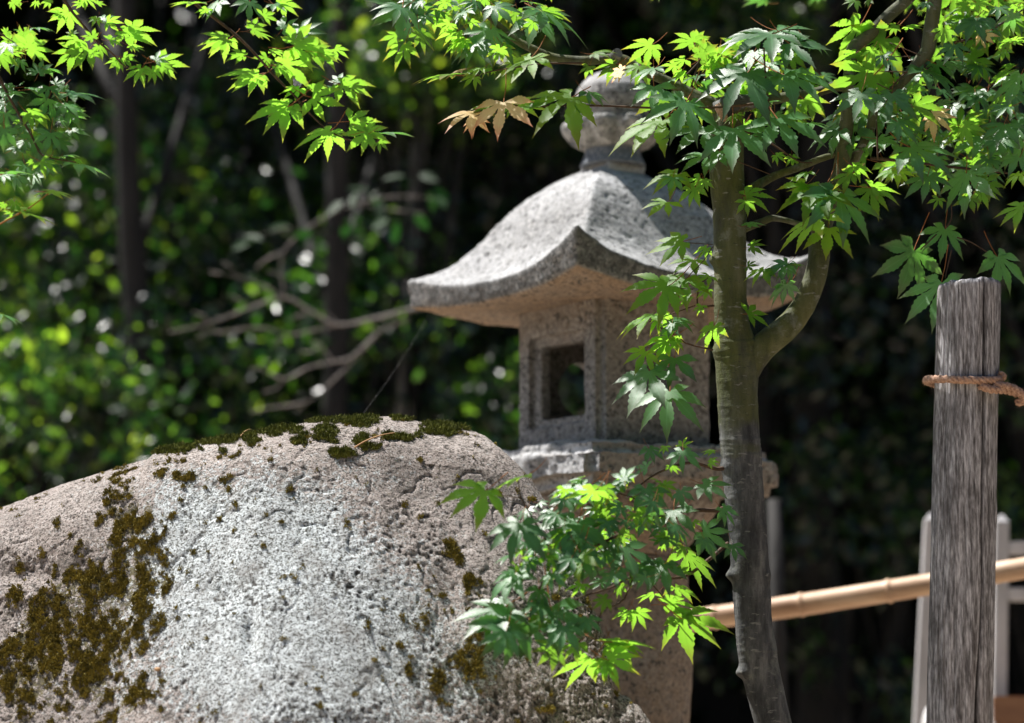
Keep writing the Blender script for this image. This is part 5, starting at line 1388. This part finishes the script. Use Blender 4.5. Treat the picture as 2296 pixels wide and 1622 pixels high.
def skylight_ring():  # unseen leaf ring added to cut the sky fill on the lantern
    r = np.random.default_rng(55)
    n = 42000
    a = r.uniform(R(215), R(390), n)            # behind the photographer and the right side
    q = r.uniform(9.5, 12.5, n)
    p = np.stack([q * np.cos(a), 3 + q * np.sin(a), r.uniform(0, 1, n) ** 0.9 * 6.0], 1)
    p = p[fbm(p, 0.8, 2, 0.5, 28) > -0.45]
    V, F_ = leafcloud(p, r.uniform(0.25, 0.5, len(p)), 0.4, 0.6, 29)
    o = link('skylight_blocker', cloudmesh('skylight_blocker', V, F_), None, [SHADE_LEAF]); tag(o, 'unseen ring of dark leaves added beside and behind the viewer to cut skylight', 'foliage', kind='stuff')
skylight_ring()

# bare pale branches left of the lantern (a dead shrub leaning out)
def bare():
    Y = 10.9
    root = empty('sparse_shrub', tuple(P(1380, 2300, 10.9)))
    root.location.z = 0
    tag(root, 'shrub of thin pale forked branches and few oval leaves, left of the lantern eave', 'bare shrub')
    def b(pts, name='branch'):
        return branch(name, [(p[0], p[1], p[2] * (0.46 if name == 'branch' else 1), *p[3:]) for p in pts], PALEBARK, root, Y0=Y, sides=8, noise=0.002, n=6)
    b([(1400, 2700, 26), (1400, 1700, 20), (1385, 1100, 16), (1340, 800, 13), (1230, 700, 10)], 'stem')
    b([(1250, 705, 10), (1150, 680, 9), (1040, 672, 9), (940, 690, 9), (850, 712, 8), (760, 728, 8), (700, 700, 7), (640, 668, 6), (560, 690, 5), (470, 725, 4), (380, 745, 3)])
    b([(915, 715, 8), (850, 745, 6), (790, 800, 6), (745, 812, 5), (690, 825, 4), (640, 850, 4), (600, 835, 3)])
    b([(850, 745, 5), (800, 800, 5), (750, 850, 4), (690, 900, 3.5), (600, 915, 3)])
    b([(760, 728, 5), (700, 742, 4), (650, 750, 4), (580, 735, 3), (500, 745, 3)])
    b([(640, 668, 6), (632, 620, 5), (636, 565, 5), (680, 520, 4), (740, 480, 4), (790, 460, 3)])
    b([(640, 668, 5), (590, 640, 4), (530, 620, 3), (470, 610, 2)])
    b([(636, 565, 4), (600, 580, 3), (575, 600, 2)])
    b([(745, 810, 4), (720, 775, 3), (700, 765, 2)])
    b([(790, 460, 3), (850, 445, 3), (920, 440, 2.4), (985, 448, 2)])
    b([(800, 458, 3), (880, 470, 2.4), (950, 480, 2)]); b([(680, 520, 3), (640, 512, 2.2), (560, 535, 2)])
    for x0, y0, x1, y1 in ((560, 690, 500, 660), (700, 700, 640, 722), (470, 725, 430, 700), (640, 850, 590, 880), (600, 835, 560, 830), (690, 900, 660, 930), (500, 745, 440, 760), (790, 800, 770, 840), (760, 728, 730, 700),
                           (632, 620, 600, 610), (530, 620, 500, 590), (850, 745, 820, 730), (590, 640, 560, 660), (650, 750, 610, 775), (600, 915, 560, 925), (540, 700, 480, 715), (720, 775, 670, 790)):
        mx, my = (x0 + x1) / 2 + random.uniform(-8, 8), (y0 + y1) / 2 + random.uniform(-8, 8)
        b([(x0, y0, 3.4), (mx, my, 2.6), (x1, y1, 1.6)])
    def greens():
        lst = [(800, 430, 790, 470), (770, 450, 740, 480), (830, 440, 860, 470), (850, 450, 855, 500), (890, 500, 880, 560), (870, 490, 840, 515), (960, 430, 975, 485), (970, 440, 1000, 470), (910, 395, 880, 400), (940, 390, 960, 400),
               (800, 480, 805, 540), (780, 490, 770, 530), (1005, 460, 990, 440), (830, 430, 800, 425), (930, 480, 950, 500), (700, 520, 660, 525), (590, 540, 560, 530), (560, 540, 540, 555), (650, 505, 620, 515)]
        V = [(0, 0, 0), (.22, .3, .06), (.2, .68, .04), (0, 1, -.06), (-.2, .68, .04), (-.22, .3, .06), (0, .45, 0)]
        Fc = [(0, 1, 6), (1, 2, 6), (2, 3, 6), (3, 4, 6), (4, 5, 6), (5, 0, 6)]
        me = bpy.data.meshes.new('oval_leaf'); me.from_pydata(V, [], Fc); me.materials.append(OVAL)
        me.polygons.foreach_set('use_smooth', [True] * 6); me.update()
        for u, v, tu, tv in lst:
            hub = P(u, v, 10.9 + random.uniform(-.1, .1))
            M = leaf_mat(hub, (tu - u, tv - v), random.choice('UFF'), 0.2, L=0.095)
            o = bpy.data.objects.new('leaf', me); C.objects.link(o); o.parent = camel
            o.matrix_local = Matrix.Translation(-camel.location) @ M
    camel = root
    greens()
bare()
